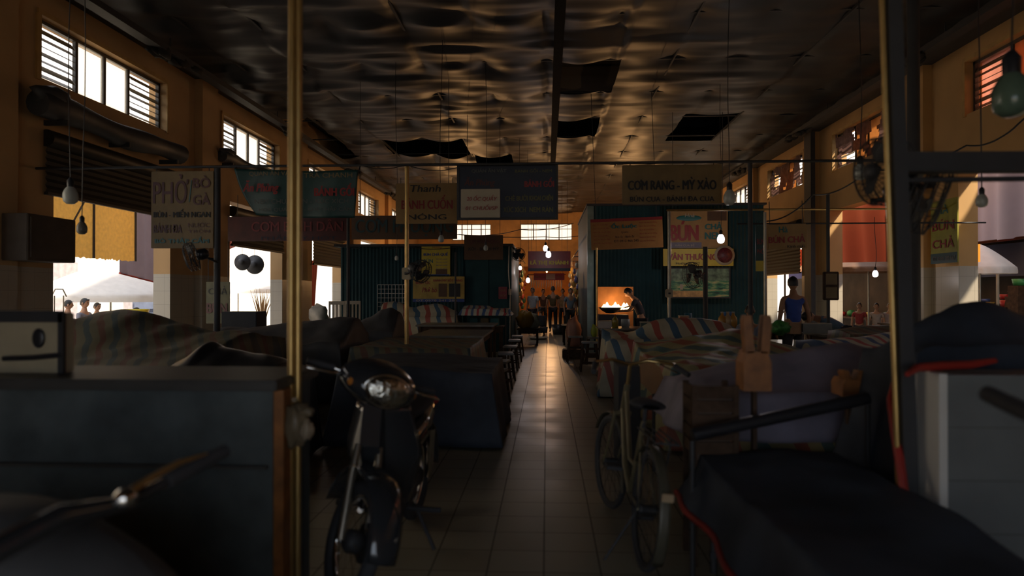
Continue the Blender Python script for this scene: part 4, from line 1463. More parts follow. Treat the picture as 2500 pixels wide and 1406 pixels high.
sign('hanging_sign', 'narrow dark green and yellow sign by the right poles', (1845, 520, 1868, 662), 12.4, C_DKGREEN, [('BÁNH', .15, .85, .12, .22, C_TEAL), ('BÚN', .12, .88, .42, .54, C_RED), ('PHỞ', .12, .88, .60, .70, C_RED)], panels=[(0, 1, .82, 1, C_YEL, 'footer')], hang=2.95)
sign('stall_sign', 'dim vertical sign with red BÚN behind the left stalls', (503, 688, 560, 790), 12.2, mat('dim_olive_sign', (.09, .085, .04), .6), [('CHẢ', .1, .9, .1, .3, C_BLACK), ('BÚN', .05, .9, .45, .75, C_DRED, .01)], hang=2.9)

# ------------------------------------------------------------------ bars, poles, beams, wires
def bar(name, label, p, q, r, m, group=None, cat='bar', square=False):
    o = MB()
    if square:
        d = Vector(q) - Vector(p)
        M_ = Matrix.Translation(Vector(p)) @ Vector((0, 0, 1)).rotation_difference(d.normalized()).to_matrix().to_4x4()
        o.box(-r, -r, 0, r, r, d.length, m=M_)
    else:
        o.tube([p, q], r, 12)
    return tag(o.build(name, m), label, cat, group)


bar('steel_bar', 'long thin steel bar crossing the whole hall carrying the hanging signs', (-6.99, 9.0, BARZ), (6.99, 9.0, BARZ), .018, M_dark)
z1 = PY(1640, 513, 12).z
bar('steel_bar', 'thin pale bar crossing in front of the tall right kiosk', (PY(1628, 515, 12).x, 12, z1), (6.99, 12, z1), .018, M_pipe)
bar('steel_bar', 'short dark bar carrying the cream sign reading Hà BÚN CHẢ', (PY(1800, 548, 11.25).x, 11.25, PY(1880, 546, 11.25).z), (6.99, 11.25, PY(1880, 546, 11.25).z), .013, M_dark)


def pole(px, Y, w, label, m, ztop=None, sq=False, top_px=None, lean=None, name='steel_pole', zb=0):
    x = PY(px, 700, Y).x
    zt = ztop if ztop else ZC
    xt = x if lean is None else lean
    return bar(name, label, (x, Y, zb), (xt, Y, zt), w / 2, m, None, 'pole', sq)


# near left pole: a folded steel channel
lx = PY(720, 700, 3.2).x
t = empty('steel_pole', 'gold-toned steel channel post in the left foreground', 'pole', (lx, 3.2, 0))
MB().tube([(-.018, 0, 0), (-.018, 0, ZC)], .0165, 14).tube([(.016, 0, 0), (.016, 0, ZC)], .0165, 14).box(-.02, .004, 0, .02, .016, ZC).build('channel', M_pipe, t)
# near right pole, leaning
pt, pb = PY(2168, 0, 3.15), PY(2216, 1406, 3.15)
dirv = (pt - pb)
top = pb + dirv * ((ZC - pb.z) / dirv.z)
bot = pb + dirv * ((0 - pb.z) / dirv.z)
t = empty('steel_pole', 'dark leaning steel post in the right foreground', 'pole', (bot.x, 3.15, 0))
v = top - bot
ang = math.atan2(v.x, v.z)
Mr = Matrix.Rotation(ang, 4, 'Y')
MB().box(-.012, -.03, 0, .048, .03, v.length, m=Mr).build('post', M_dark, t)
MB().tube([Mr @ Vector((-.026, 0, 0)), Mr @ Vector((-.026, 0, v.length))], .013, 10).build('conduit', M_pipe, t)
p = PY(2195, 385, 3.3)
bar('steel_beam', 'thick dark beam from the leaning right post to the picture edge', (p.x, 3.3, PY(2195, 398, 3.3).z), (3.2, 3.3, PY(2500, 400, 3.3).z), .045, M_dark, None, 'beam', True)
bar('steel_rail', 'dark rail just below the thick beam at the right edge', (p.x, 3.3, PY(2195, 440, 3.3).z), (3.2, 3.3, PY(2500, 434, 3.3).z), .013, M_dark, None, 'bar')
for px_, Y_, w_, lab, m_, zt_ in (
        (993, 9.05, .055, 'tan steel pole left of the dark snack board', M_pipe, BARZ),
        (1634, 12.02, .06, 'pale steel pole in front of the orange BÚN CHẢ NEM sign', M_steel, z1),
        (1832, 9.05, .06, 'dark pole right of the wide tan sign', M_dark, BARZ),
        (1457, 14.2, .04, 'thin tan pole below the orange menu sign', M_pipe, 2.4),
        (530, 9.05, .085, 'dark pole right of the PHỞ sign', M_dark, BARZ),
        (850, 11.0, .05, 'thin dark pole in front of the left kiosk', M_dark, 2.9),
        (2022, 10.4, .05, 'grey pole with the small notice near the right wall', M_dark, 2.95),
        (1868, 10.6, .045, 'slim pale conduit beside the cream BÚN CHẢ sign', M_steel, 2.7),
        (2232, 7.2, .12, 'dark grey pole just behind the leaning right post', M_dark, ZC),
        (1722, 13.2, .09, 'dark pole in front of the landscape picture', M_dark, 2.35),
        (1112, 13.9, .035, 'very thin dark pole beside the wide yellow poster', M_dark, 2.3)):
    pole(px_, Y_, w_, lab, m_, zt_)
tag(MB().box(6.72, 17.75, 0, 6.83, 18.2, ZC - .2).build('downpipe', M_dark), 'dark square downpipe on the right wall behind the small framed notice', 'pipe')
for (px_, py_, Y_, w_, h_, lab) in ((994, 668, 8.98, .12, .16, 'cream switch box on the tan pole'), (1633, 716, 11.95, .12, .14, 'pale switch box on the pole by the landscape picture'), (2026, 698, 10.3, .22, .42, 'small framed notice on the grey pole near the right wall')):
    q = PY(px_, py_, Y_)
    t = empty('switch_box' if 'switch' in lab else 'framed_notice', lab, 'box' if 'switch' in lab else 'notice', (q.x, Y_, q.z - h_ / 2))
    MB().box(-w_ / 2, -.06, 0, w_ / 2, .0, h_, bev=.01).build('housing' if 'switch' in lab else 'frame', M_box if 'switch' in lab else M_wooddark, t)
    if 'switch' in lab:
        MB().box(-.02, -.07, h_ * .4, .02, -.06, h_ * .6).build('switch', M_black, t)
    else:
        MB().box(-w_ / 2 + .03, -.064, .03, w_ / 2 - .03, -.06, h_ / 2 - .02).box(-w_ / 2 + .03, -.064, h_ / 2 + .02, w_ / 2 - .03, -.06, h_ - .03).build('paper', C_TAN, t)


def wire(label, pts, r=.008, sag=.25, m=None):
    P = []
    for a, b in zip(pts, pts[1:]):
        a, b = Vector(a), Vector(b)
        for i in range(12):
            f = i / 12
            q = a.lerp(b, f)
            q.z -= sag * 4 * f * (1 - f)
            q.y += .01 * math.sin(f * 20)
            P.append(q)
    P.append(Vector(pts[-1]))
    return tag(MB().tube(P, r, 5).build('electric_wire', m or M_black), label, 'wire')


wire('black wire sagging over the right wall below the second window', [PY(2500, 290, 8), PY(2360, 355, 8.8), PY(2120, 415, 9), PY(1985, 475, 10.9), PY(1870, 540, 11.2)], .011, .10)
wire('wire sagging toward the back clerestory windows', [PY(1120, 572, 20), PY(1270, 560, 22), PY(1400, 545, 24)], .012, .1)
wire('second wire sagging below the back clerestory windows', [PY(1110, 572, 22), PY(1330, 578, 24), PY(1425, 574, 24)], .012, .05)
wire('grey wire looping along the left kiosk roof', [PY(820, 600, 15), PY(1000, 603, 15), PY(1130, 600, 15)], .008, .06)
wire('wire running from the green banner to the tan pole', [PY(870, 400, 9), PY(993, 402, 9), PY(1120, 408, 9)], .006, .06)
# overhead cable tray with dark clumps on the left, and its twin on the right
for sg, lab in ((-1, 'left'), (1, 'right')):
    t = empty('cable_tray', 'dark dusty cable tray running along the top of the %s wall' % lab, 'cable tray', (sg * 6.35, 0, 5.52))
    MB().box(-.10, YN + .1, -.05, .10, YB - .1, .05).build('tray', M_dark, t)
    for k in range(6):
        y = 6.2 + k * 5.3 + (.8 if sg > 0 else 0)
        cl = MB()
        for q in range(9):
            cl.ell((rnd.uniform(-.12, .12), y + rnd.uniform(-.6, .6), -.05 + rnd.uniform(-.05, .02)), (.07, .2, .06), 8, nz=.5, seed=q + k)
        o = cl.build('dust_clump', mat('dust', (.02, .018, .015), .95), t)
        o['kind'] = 'stuff'
    for k in range(8):
        MB().tube([(0, 2 + k * 4.6, .05), (0, 2 + k * 4.6, .26)], .012, 6).build('hanger', M_dark, t)
# rolled awnings under the left windows
for k, (a, b, s_, lab) in enumerate(((PX(97, 270, -6.7).y, PX(442, 330, -6.7).y, .17, 'dark rolled tarp lying on the ledge under the first left window'), (PX(545, 395, -6.75).y, PX(672, 400, -6.75).y, .12, 'dark rolled tarp under the second left window'))):
    z = PX(97, 250, -6.7).z if k == 0 else PX(600, 398, -6.75).z - .05
    t = empty('rolled_tarp', lab, 'tarp', (-6.90 + s_, a, z))
    ys = [i / 16 for i in range(17)]
    MB().tube([(.01 * math.sin(i * 20), (b - a) * i, .03 * math.sin(i * 9)) for i in ys], [s_ * (1.0 + .12 * math.sin(i * 13)) for i in ys], 14).build('roll', M_darktarp, t)
    MB().ell((.02, .25, s_ * .75), (s_ * .9, .35, s_ * .9), 14, nz=.4, seed=2).build('heap', M_darktarp, t)
    for f in (.1, .5, .9):
        MB().box(-s_, (b - a) * f - .02, -s_ - .05, s_, (b - a) * f + .02, -s_ + .02).build('bracket', M_dark, t)
# metal cabinet at the near edge of opening 1
q = PX(130, 640, -6.6)
t = empty('metal_cabinet', 'dark metal cabinet fixed on the left wall beside the bright opening', 'cabinet', (-6.70, PX(48, 640, -6.6).y, PX(130, 640, -6.6).z))
cy_ = PX(168, 640, -6.6).y - t.location.y
ch_ = PX(130, 532, -6.6).z - t.location.z
MB().box(-.2, 0, 0, .2, cy_, ch_, bev=.01).build('body', mat('cabinet_brown', (.09, .065, .045), .6), t)
MB().box(.2, .04, .04, .215, cy_ - .04, ch_ - .04).build('door', mat('cabinet_brown', (.09, .065, .045), .6), t)

# bulbs
for a in ((172, 477, 7.0, 'round white bulb above the tan woven blind', .075), (1077, 583, 11.5, 'white bulb in front of the brown CƠM PHƯỢNG sign', .05), (1186, 605, 13, 'white bulb in front of the small brown sign', .045), (968, 630, 12.5, 'small white bulb in front of the left kiosk', .035),
          (1781, 482, 8.5, 'white bulb at the right end of the wide tan sign', .075), (2100, 420, 7.0, 'white bulb over the second right opening', .065), (2397, 490, 5.2, 'pear-shaped bulb in front of the purple tarp', .04)):
    bulb(a[0], a[1], a[2], a[3], a[4])
bulb(2470, 232, 3.4, 'big dim greenish bulb in the top right corner', .085, m=mat('green_glass', (.10, .15, .11), .2))
b_ = bulb(200, 557, 6.6, 'bulb in a dark holder in front of the tan woven blind', .05, m=mat('grey_glass', (.16, .15, .13), .3))
LIT = [(1332, 606, 24, 'upper lit bulb above the dark red name sign', 12, .085), (1339, 621, 22, 'lower lit bulb in front of the dark red name sign', 12, .085), (1270, 654, 19, 'lit bulb beside the left kiosk, upper of two', 4, .045), (1289, 684, 20.5, 'lit bulb beside the left kiosk, lower of two', 5, .06), (1760, 583, 14.4, 'lit bulb in front of the BÚN CHẢ NEM sign', 26, .075)]
for px_, py_, Y_, lab, e_, r_ in LIT:
    bulb(px_, py_, Y_, lab, r_, lit=e_)

# added unseen warm lamps that brighten the back wall and far ceiling
for (x, y, z, e_, lab) in ((-3.6, 29.0, 3.0, 320, 'added hidden warm lamp behind the left kiosk'), (3.4, 28.6, 3.1, 320, 'added hidden warm lamp behind the tall right kiosk'), (.1, 28.2, 2.72, 200, 'added warm lamp hidden behind the dark red name sign'), (0.0, 39.5, 2.7, 70, 'added warm fill lamp in the lane beyond the back wall')):
    t = empty('light_bulb', lab, 'light bulb', (x, y, z))  # added unseen fill lamp
    MB().ell((0, 0, 0), (.05, .05, .06), 14).build('bulb_glass', mat('warm_fill_bulb', (1, .7, .4), .3, emis=12, ecol=(1, .62, .30), var=0), t)
    MB().tube([(0, 0, .05), (0, 0, min(ZC, 3.18 if y > 38 else ZC) - z)], .006, 6).build('cord', M_black, t)
    l = bpy.data.lights.new('bulb_light', 'POINT')
    l.energy = e_
    l.color = (1, .52, .20)
    l.shadow_soft_size = .05
    lo = bpy.data.objects.new('bulb_light', l)
    col.objects.link(lo)
    lo.parent = t
    lo.location = (0, 0, -.13)

# fans
def fan_at(px, py, Y, rz, r, label, tilt=.1, roll=0.0, arm=.25, to=None):
    q = PY(px, py, Y)
    t = make_fan('wall_fan', label, q, rz, tilt, r, arm=arm, roll=roll)
    if to is not None:
        inv = (Matrix.Translation(q) @ t.rotation_euler.to_matrix().to_4x4()).inverted()
        MB().tube([(0, .18, -.06), inv @ Vector(to)], .015, 8).build('bracket', M_black, t)
    return t


fan_at(2262, 478, 3.75, R(62), .20, 'large dark fan beside the leaning right post', .35, .2, to=PY(2205, 420, 3.3))
fan_at(2158, 418, 3.6, R(-76), .17, 'dark fan seen edge-on left of the leaning right post', .1, .45, to=PY(2185, 420, 3.3))
fan_at(468, 627, 8.6, R(-50), .18, 'small dark fan below the PHỞ sign', .3, .3, to=PY(530, 640, 9))
fan_at(1690, 672, 12.8, R(-62), .24, 'fan in front of the landscape picture', .2, .3, to=PY(1722, 665, 13.2))
fan_at(1028, 662, 8.7, R(60), .14, 'dark fan on the tan pole left of the aisle', .3, .2, to=PY(993, 668, 9.05))
fan_at(1266, 621, 18, R(20), .17, 'dark round fan at the corner of the left kiosk roof', 0, to=(-.95, 18.0, 2.66))


# ------------------------------------------------------------------ stalls under tarps
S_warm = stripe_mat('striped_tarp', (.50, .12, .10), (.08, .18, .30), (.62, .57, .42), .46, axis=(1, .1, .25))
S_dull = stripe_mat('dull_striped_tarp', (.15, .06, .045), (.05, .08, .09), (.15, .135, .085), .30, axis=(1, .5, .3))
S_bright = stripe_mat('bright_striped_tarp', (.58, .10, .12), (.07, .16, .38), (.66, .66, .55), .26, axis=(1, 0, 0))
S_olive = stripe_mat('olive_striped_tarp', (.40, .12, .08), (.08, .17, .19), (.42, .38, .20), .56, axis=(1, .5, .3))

h = ridge([(150, 775), (200, 778), (245, 760), (300, 757), (350, 765), (420, 790), (500, 812)], 7.6, 6.0, 8.6, .78, .9)
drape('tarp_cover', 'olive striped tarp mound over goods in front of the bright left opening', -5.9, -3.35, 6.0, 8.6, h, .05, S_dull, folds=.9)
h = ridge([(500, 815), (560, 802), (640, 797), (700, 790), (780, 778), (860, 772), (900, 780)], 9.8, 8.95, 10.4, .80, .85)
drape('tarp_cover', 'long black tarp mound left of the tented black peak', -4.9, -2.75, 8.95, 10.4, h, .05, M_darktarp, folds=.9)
h = ridge([(855, 800), (900, 775), (935, 755), (955, 749), (975, 760), (992, 800)], 11.3, 10.75, 12.0, .85)
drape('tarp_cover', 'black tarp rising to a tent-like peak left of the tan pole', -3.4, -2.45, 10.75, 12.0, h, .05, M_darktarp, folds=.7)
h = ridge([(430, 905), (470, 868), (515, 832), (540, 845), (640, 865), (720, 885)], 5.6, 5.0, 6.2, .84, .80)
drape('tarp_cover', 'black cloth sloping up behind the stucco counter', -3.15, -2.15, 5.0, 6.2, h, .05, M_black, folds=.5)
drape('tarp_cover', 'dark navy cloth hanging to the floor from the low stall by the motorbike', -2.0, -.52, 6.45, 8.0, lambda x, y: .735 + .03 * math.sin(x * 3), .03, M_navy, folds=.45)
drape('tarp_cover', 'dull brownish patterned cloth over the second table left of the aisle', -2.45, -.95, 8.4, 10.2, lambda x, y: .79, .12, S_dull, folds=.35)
make_table('stall_table', 'worn plank table left of the aisle beyond the brownish cloth', -2.15, -.98, 10.6, 12.5, .80)
make_table('stall_table', 'pale topped table left of the aisle in front of the striped tarps', -2.5, -1.0, 12.9, 14.0, .86, M_plank)
h = ridge([(920, 742), (960, 735), (1010, 750), (1060, 742), (1118, 760)], 14.9, 14.4, 15.6, .95)
drape('tarp_cover', 'red and blue striped tarp heap below the yellow posters', -3.6, -1.95, 14.4, 15.6, h, .1, S_warm, folds=.8)
h = ridge([(1122, 747), (1150, 745), (1192, 746), (1215, 757), (1240, 772)], 15.2, 14.8, 15.6, 1.12)
drape('stall_awning', 'striped valance over the low stall by the left kiosk door', -1.85, -.86, 14.8, 15.6, h, lambda x, y: .98, S_bright, folds=.2, cat='awning')
for sx in (-1.8, -.92):
    bar('stall_post', 'thin post holding the striped valance by the kiosk door, %s' % ('left one' if sx < -1 else 'right one'), (sx, 15.2, 0), (sx, 15.2, 1.12), .015, M_dark, None, 'post')
for k, (gx, gz, gm, gl) in enumerate(((-1.62, .0, C_TEAL, 'teal box'), (-1.38, 0, C_TAN, 'tan box'), (-1.16, 0, C_TEAL, 'small teal box'))):
    o = MB().box(-.09, -.12, 0, .09, .12, .17, bev=.01).build('goods_box', gm, loc=(gx, 15.2, .74))
    tag(o, gl + ' under the striped valance', 'box')
make_table('stall_table', 'small table under the striped valance', -1.78, -.95, 14.9, 15.5, .74, M_wooddark)

# right side
h = ridge([(1448, 880), (1466, 842), (1500, 820), (1530, 815), (1600, 776), (1700, 772), (1762, 778), (1830, 822)], 10.2, 9.75, 10.75, .80, .9)
drape('tarp_cover', 'red and blue striped tarp over the stall right of the aisle', .86, 3.1, 9.75, 10.75, h, .02, S_warm, folds=.9)
h = ridge([(1540, 905), (1570, 862), (1640, 838), (1700, 818), (1790, 806), (1880, 840), (1960, 850)], 8.3, 6.3, 9.2, .80, .85)
drape('tarp_cover', 'olive red and blue striped tarp behind the bicycle', 1.15, 2.75, 6.3, 9.2, h, .05, S_olive, folds=1.1)
h = ridge([(1850, 842), (1920, 832), (2000, 828), (2100, 820), (2200, 812), (2300, 800)], 8.0, 7.5, 8.6, .88, .9)
drape('tarp_cover', 'bright white red and blue striped tarp edge behind the mauve tarp', 3.05, 5.4, 7.5, 8.6, h, .4, S_bright, folds=.5)
h = ridge([(2000, 815), (2080, 800), (2180, 795), (2300, 790)], 9.4, 9.0, 9.7, .95)
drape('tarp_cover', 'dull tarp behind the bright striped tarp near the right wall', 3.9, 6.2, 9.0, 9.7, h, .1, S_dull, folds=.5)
h = ridge([(1650, 930), (1700, 903), (1820, 878), (1900, 862), (1990, 838), (2060, 833), (2150, 852), (2190, 835), (2260, 825)], 5.0, 4.4, 5.6, .84, .8)
drape('tarp_cover', 'mauve-grey tarp heaped over the stall behind the leaning post', .95, 2.95, 4.4, 5.6, h, .55, M_mauve, folds=.7)
# near stall with red-hemmed navy cloth
drape('hemmed_tarp', 'navy tarp with a red hem hanging over the near right stall', .83, 1.54, 2.05, 3.75, lambda x, y: .61 + .02 * math.sin(x * 5 + y * 2), lambda x, y: .36, M_navy, folds=.5, hem=.017, hemmat=M_red)
MB_ = MB()
t = empty('low_trestle', 'low dark trestle under the red-hemmed navy tarp', 'trestle', (1.155, 2.9, 0))
for sx in (-.28, .28):
    for sy in (-.75, .75):
        MB().tube([(sx, sy, 0), (sx, sy, .51)], .018, 8).build('leg', M_dark, t)
MB().box(-.31, -.78, .50, .31, .78, .53).build('shelf', M_wooddark, t)
for y_ in (-.76, .73):
    MB().box(-.30, y_, .08, .30, y_ + .03, .11).build('cross_bar', M_dark, t)
# brown crate, folded bench bar, wooden forked posts
t = empty('wooden_crate', 'dark wooden crate standing at the left end of the near right stall', 'crate', (.90, 3.85, 0))
c = MB()
for k in range(5):
    c.box(-.10, -.12, .60 + k * .075, .12, -.105, .60 + k * .075 + .066)
    c.box(-.12, -.12, .60 + k * .075, -.105, .12, .60 + k * .075 + .066)
for sx in (-.12, .10):
    c.box(sx, -.125, 0, sx + .03, -.10, .97)
    c.box(sx, .10, 0, sx + .03, .125, .97)
c.build('slats', M_wooddark, t)
MB().box(-.09, -.10, .5, .09, .11, .94).build('inner_board', mat('crate_board', (.08, .05, .035), .6), t)
a, b_ = PY(1690, 1062, 3.6), PY(2118, 972, 3.75)
bar('bench_bar', 'thick black bar lying across in front of the mauve tarp', a, b_, .033, M_black, None, 'bar')
t = empty('folding_stand', 'dark stand carrying the thick black bar', 'stand', (0, 0, 0))
for q in (a, b_):
    MB().tube([(q.x, q.y, 0), (q.x, q.y, q.z - .03)], .014, 8).build('leg', M_dark, t)


def forked(px0, px1, ytop, ymid, ybot, Y, label):
    A, B = PY(px0, ybot, Y), PY(px1, ytop, Y)
    w = B.x - A.x
    t = empty('wooden_stool', label, 'stool', (A.x + w / 2, Y, A.z))
    zm = PY(px0, ymid, Y).z - A.z
    zt = B.z - A.z
    hw = w / 2
    bl = MB()
    bl.extr([(-hw, 0, 0), (hw, 0, 0), (hw, 0, zm * .7), (hw * .7, 0, zm), (-hw * .7, 0, zm), (-hw, 0, zm * .7)], (0, .16, 0))
    bl.build('seat_block', M_wood, t)
    for sx in (-1, 1):
        MB().extr([(sx * hw * .22, 0, zm * .96), (sx * hw * .85, 0, zm * .96), (sx * hw * 1.02, 0, zt * .93), (sx * hw * .92, 0, zt), (sx * hw * .45, 0, zt), (sx * hw * .38, 0, zt * .9)], (0, .07, 0)).build('leg', M_wood, t)
    MB().box(-.012, .05, -(A.z - .6), .012, .09, 0).build('support', M_wooddark, t)
    return t


forked(1816, 1884, 770, 858, 955, 3.75, 'upturned orange wooden stool with two legs pointing up on the stall')
forked(2058, 2112, 905, 925, 968, 3.95, 'upturned small wooden stool at the right end of the black bar')
# pale plywood disc and black box behind the bicycle
t = empty('charcoal_stove', 'black box stove with an orange round board behind the bicycle', 'stove', PY(1540, 980, 5.7) * 1)
zb = t.location.z
t.location.z = 0
MB().box(-.10, 0, .02, .08, .42, PY(1540, 895, 5.7).z).build('stove_box', M_rubber, t)
q = [PY(a, b, 5.65) for a, b in ((1562, 868), (1588, 878), (1612, 898), (1622, 930), (1618, 955), (1592, 962), (1565, 935))]
MB().extr([(v.x - t.location.x, v.y - 5.7, v.z) for v in q], (0, .03, 0)).build('round_board', M_ply, t)
MB().tube([(q[3].x - t.location.x - .08, 0, 0), (q[3].x - t.location.x - .08, 0, .7)], .014, 6).build('stand', M_dark, t)

# navy cloth over white tiled half wall, right edge
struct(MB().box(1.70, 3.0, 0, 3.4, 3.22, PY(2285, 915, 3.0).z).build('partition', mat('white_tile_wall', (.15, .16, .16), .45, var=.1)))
tj = MB()
zt_ = PY(2285, 915, 3.0).z
for k in range(1, 5):
    tj.box(1.697, 2.997, zt_ - .225 * k, 3.4, 2.9995, zt_ - .225 * k + .004)
    tj.box(1.697, 2.997, zt_ - .225 * k, 1.6995, 3.22, zt_ - .225 * k + .004)
struct(tj.build('trim_6', C_GREY))
struct(MB().box(1.665, 2.995, 0, 1.70, 3.225, zt_ + .005).build('trim_7', mat('lit_end_tile', (.62, .60, .56), .4, var=.05)))  # end face coloured lighter than the front to stand for light from the left
h = ridge([(2150, 870), (2190, 832), (2230, 795), (2290, 768), (2340, 745), (2400, 738), (2500, 768), (2600, 800)], 3.75, 3.42, 4.0, zt_ + .10, 1.15)
t = drape('tarp_mound', 'big navy tarp mound behind the white tiled half wall', 1.80, 3.6, 3.42, 4.0, h, .5, M_navy, folds=.6)
pts = [PY(2215, 914, 2.97), PY(2240, 898, 3.05), PY(2300, 893, 3.1), PY(2370, 890, 3.12), PY(2430, 880, 3.15)]
MB().tube(pts, [.010, .018, .02, .018, .012], 10).build('hem', M_red, t)
pts = [PY(2182, 935, 3.35), PY(2176, 975, 3.3), PY(2186, 1050, 3.2), PY(2200, 1150, 3.1), PY(2220, 1290, 3.0), PY(2236, 1420, 2.95)]
MB().tube(pts, [.012, .02, .022, .02, .018, .016], 10).build('hem', M_red, t)
# cart handle at right edge
t = empty('hand_cart', 'black rubber cart handle poking in at the right edge', 'cart', (1.75, 1.75, 0))
a, b_ = PY(2412, 962, 2.0), PY(2530, 1018, 1.75)
L = t.location
MB().tube([a - L, b_ - L], .024, 12).build('grip', M_rubber, t)
MB().tube([b_ - L, b_ - L + Vector((.25, -.15, -.08)), Vector((.5, -.2, .05))], .016, 8).build('frame', M_dark, t)

# ------------------------------------------------------------------ stucco counter with box, left foreground
ztc = PY(300, 925, 3.0).z
xr = PY(662, 925, 3.0).x
t = empty('stall_counter', 'rough grey stucco counter filling the lower left foreground', 'counter', (0, 0, 0))
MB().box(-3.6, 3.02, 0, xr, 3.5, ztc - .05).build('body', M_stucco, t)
MB().box(-3.7, 2.98, ztc - .05, xr + .03, 3.55, ztc, bev=.008).build('counter_top', mat('dark_slab', (.06, .055, .05), .5), t)
MB().box(xr, 3.03, 0, xr + .045, 3.12, ztc - .05).build('corner_post_or_lit_edge', M_wood, t)  # orange wood strip stands for warm light on the counter's right edge
MB().box(-3.6, 2.99, ztc - .40, xr - .02, 3.02, ztc - .385).build('ledge', mat('dark_slab', (.06, .055, .05), .5), t)
a, b_ = PY(-60, 918, 3.2), PY(158, 918, 3.2)
hb = PY(100, 772, 3.2).z - a.z
t = empty('display_box', 'cream box with a dark frame and an oval hole on the stucco counter', 'box', (b_.x, 3.2, ztc))
w = .43
MB().box(-w, 0, 0, 0, .07, hb, bev=.006).build('body', M_box, t)
f = MB()
f.box(-w - .01, -.02, 0, -w + .07, 0, hb).box(-.022, -.02, 0, .005, 0, hb).box(-w, -.02, hb - .045, 0, 0, hb + .01)
f.build('frame', M_dark, t)
MB().ell((-.125, -.012, hb * .58), (.032, .01, .048), 16).build('oval_hole', M_black, t)
MB().tube([(-.30, -.012, hb * .24), (-.15, -.012, hb * .26), (0, -.012, hb * .31)], .013, 8).build('shadow_band', M_black, t)  # dark tube stands for the band of shadow across the box front
# plastic bag tied to the post
q = PY(722, 1030, 3.05)
t = empty('plastic_bag', 'pale knotted plastic bags tied to the left foreground post', 'bag', (q.x, 3.08, q.z))
MB().ell((-.01, 0, -.02), (.06, .05, .10), 18, nz=.5, seed=4).build('bag', mat('dim_bag', (.20, .15, .09), .35, trans=.2, bump=.6, scale=14), t)
MB().ell((.045, -.01, .045), (.032, .03, .022), 14, nz=.5, seed=8).build('knot', mat('dim_bag', (.2, .15, .09)), t)
MB().ell((.05, -.02, -.04), (.028, .03, .045), 14, nz=.5, seed=5).build('bag', M_plastic_bag, t)
MB().ell((-.01, -.02, .10), (.014, .014, .012), 12).build('twist', M_plastic_bag, t)
# pale low slab at bottom left
p0 = PY(-40, 1228, 2.35)
t = empty('side_table', 'pale low table in the bottom left corner', 'table', (-2.0, 2.1, 0))
zs = PY(100, 1222, 2.45).z
MB().box(-.7, -.55, zs - .03, PY(225, 1228, 2.45).x + 2.0, .36, zs, bev=.005).build('table_top', mat('pale_blue_grey', (.12, .15, .15), .5), t)
for sx in (-.6, -.0):
    for sy in (-.5, .3):
        MB().tube([(sx, sy, 0), (sx, sy, zs - .03)], .02, 8).build('leg', M_dark, t)

# ------------------------------------------------------------------ stools along the aisle
G = 'low wooden stools along the aisle'
st = make_stool(.40, .26, .46, label='wooden stool on the left of the aisle, nearest the camera', group=G)
st.location = (-.68, 9.0, 0)
st.rotation_euler = (0, 0, R(80))
for (x, y, rz, lab) in ((-.70, 10.2, 84, 'wooden stool on the left of the aisle, second from the camera'), (-.70, 11.6, 96, 'wooden stool left of the aisle beside the worn plank table'), (-.70, 13.1, 88, 'wooden stool left of the aisle beside the pale topped table'),
                        (-.70, 14.8, 92, 'wooden stool on the left with bright light on its seat'), (-.70, 16.2, 92, 'wooden stool on the left of the aisle, farthest one')):
    copy_tree(st, lab, G, (x, y, 0), (0, 0, R(rz)))
st2 = make_stool(.30, .26, .56, label='tall slatted stool right of the aisle, nearest one', group='tall slatted stools right of the aisle')
st2.location = (.80, 12.9, 0)
for (x, y, lab) in ((.60, 14.5, 'tall slatted stool right of the aisle, middle one'), (.98, 14.2, 'tall slatted stool with a yellow-green bag on it')):
    copy_tree(st2, lab, 'tall slatted stools right of the aisle', (x, y, 0), (0, 0, R(3)))
q = PY(1398, 775, 15.4)
tag(MB().ell((0, 0, .36), (.17, .15, .37), 18, nz=.35, seed=9).build('tall_sack', mat('pinkish_sack', (.40, .20, .14), .5, trans=.2, bump=.5), loc=(.60, 15.5, .2)), 'pinkish plastic sack behind the tall stools right of the aisle', 'sack')
tag(MB().box(-.25, -.2, 0, .25, .2, .2, bev=.02).build('wooden_box', M_wooddark, loc=(.60, 15.5, 0)), 'low dark box under the pinkish sack', 'box')
tag(MB().ell((0, 0, .12), (.07, .06, .13), 14, nz=.4, seed=6).build('plastic_bag', mat('lime_bag', (.35, .42, .05), .4, trans=.3), loc=(.98, 14.2, .56)), 'yellow-green plastic bag on a tall stool', 'bag')
tag(MB().ell((0, 0, .22), (.24, .2, .24), 18, nz=.5, seed=12).build('plastic_bag', mat('amber_bag', (.42, .24, .04), .4, trans=.3, bump=.5), loc=(-.62, 19.3, .5)), 'amber plastic bag heaped on the left of the aisle', 'bag')
tag(MB().ell((0, 0, .20), (.28, .22, .24), 18, nz=.6, seed=14).build('plastic_bag', mat('pale_bag', (.42, .40, .30), .4, trans=.3, bump=.5), loc=(-.48, 19.6, .45)), 'pale plastic bag beside the amber bag', 'bag')
make_table('low_table', 'low table carrying the amber and pale bags', -.84, -.2, 19.0, 20.0, .48, M_wooddark)

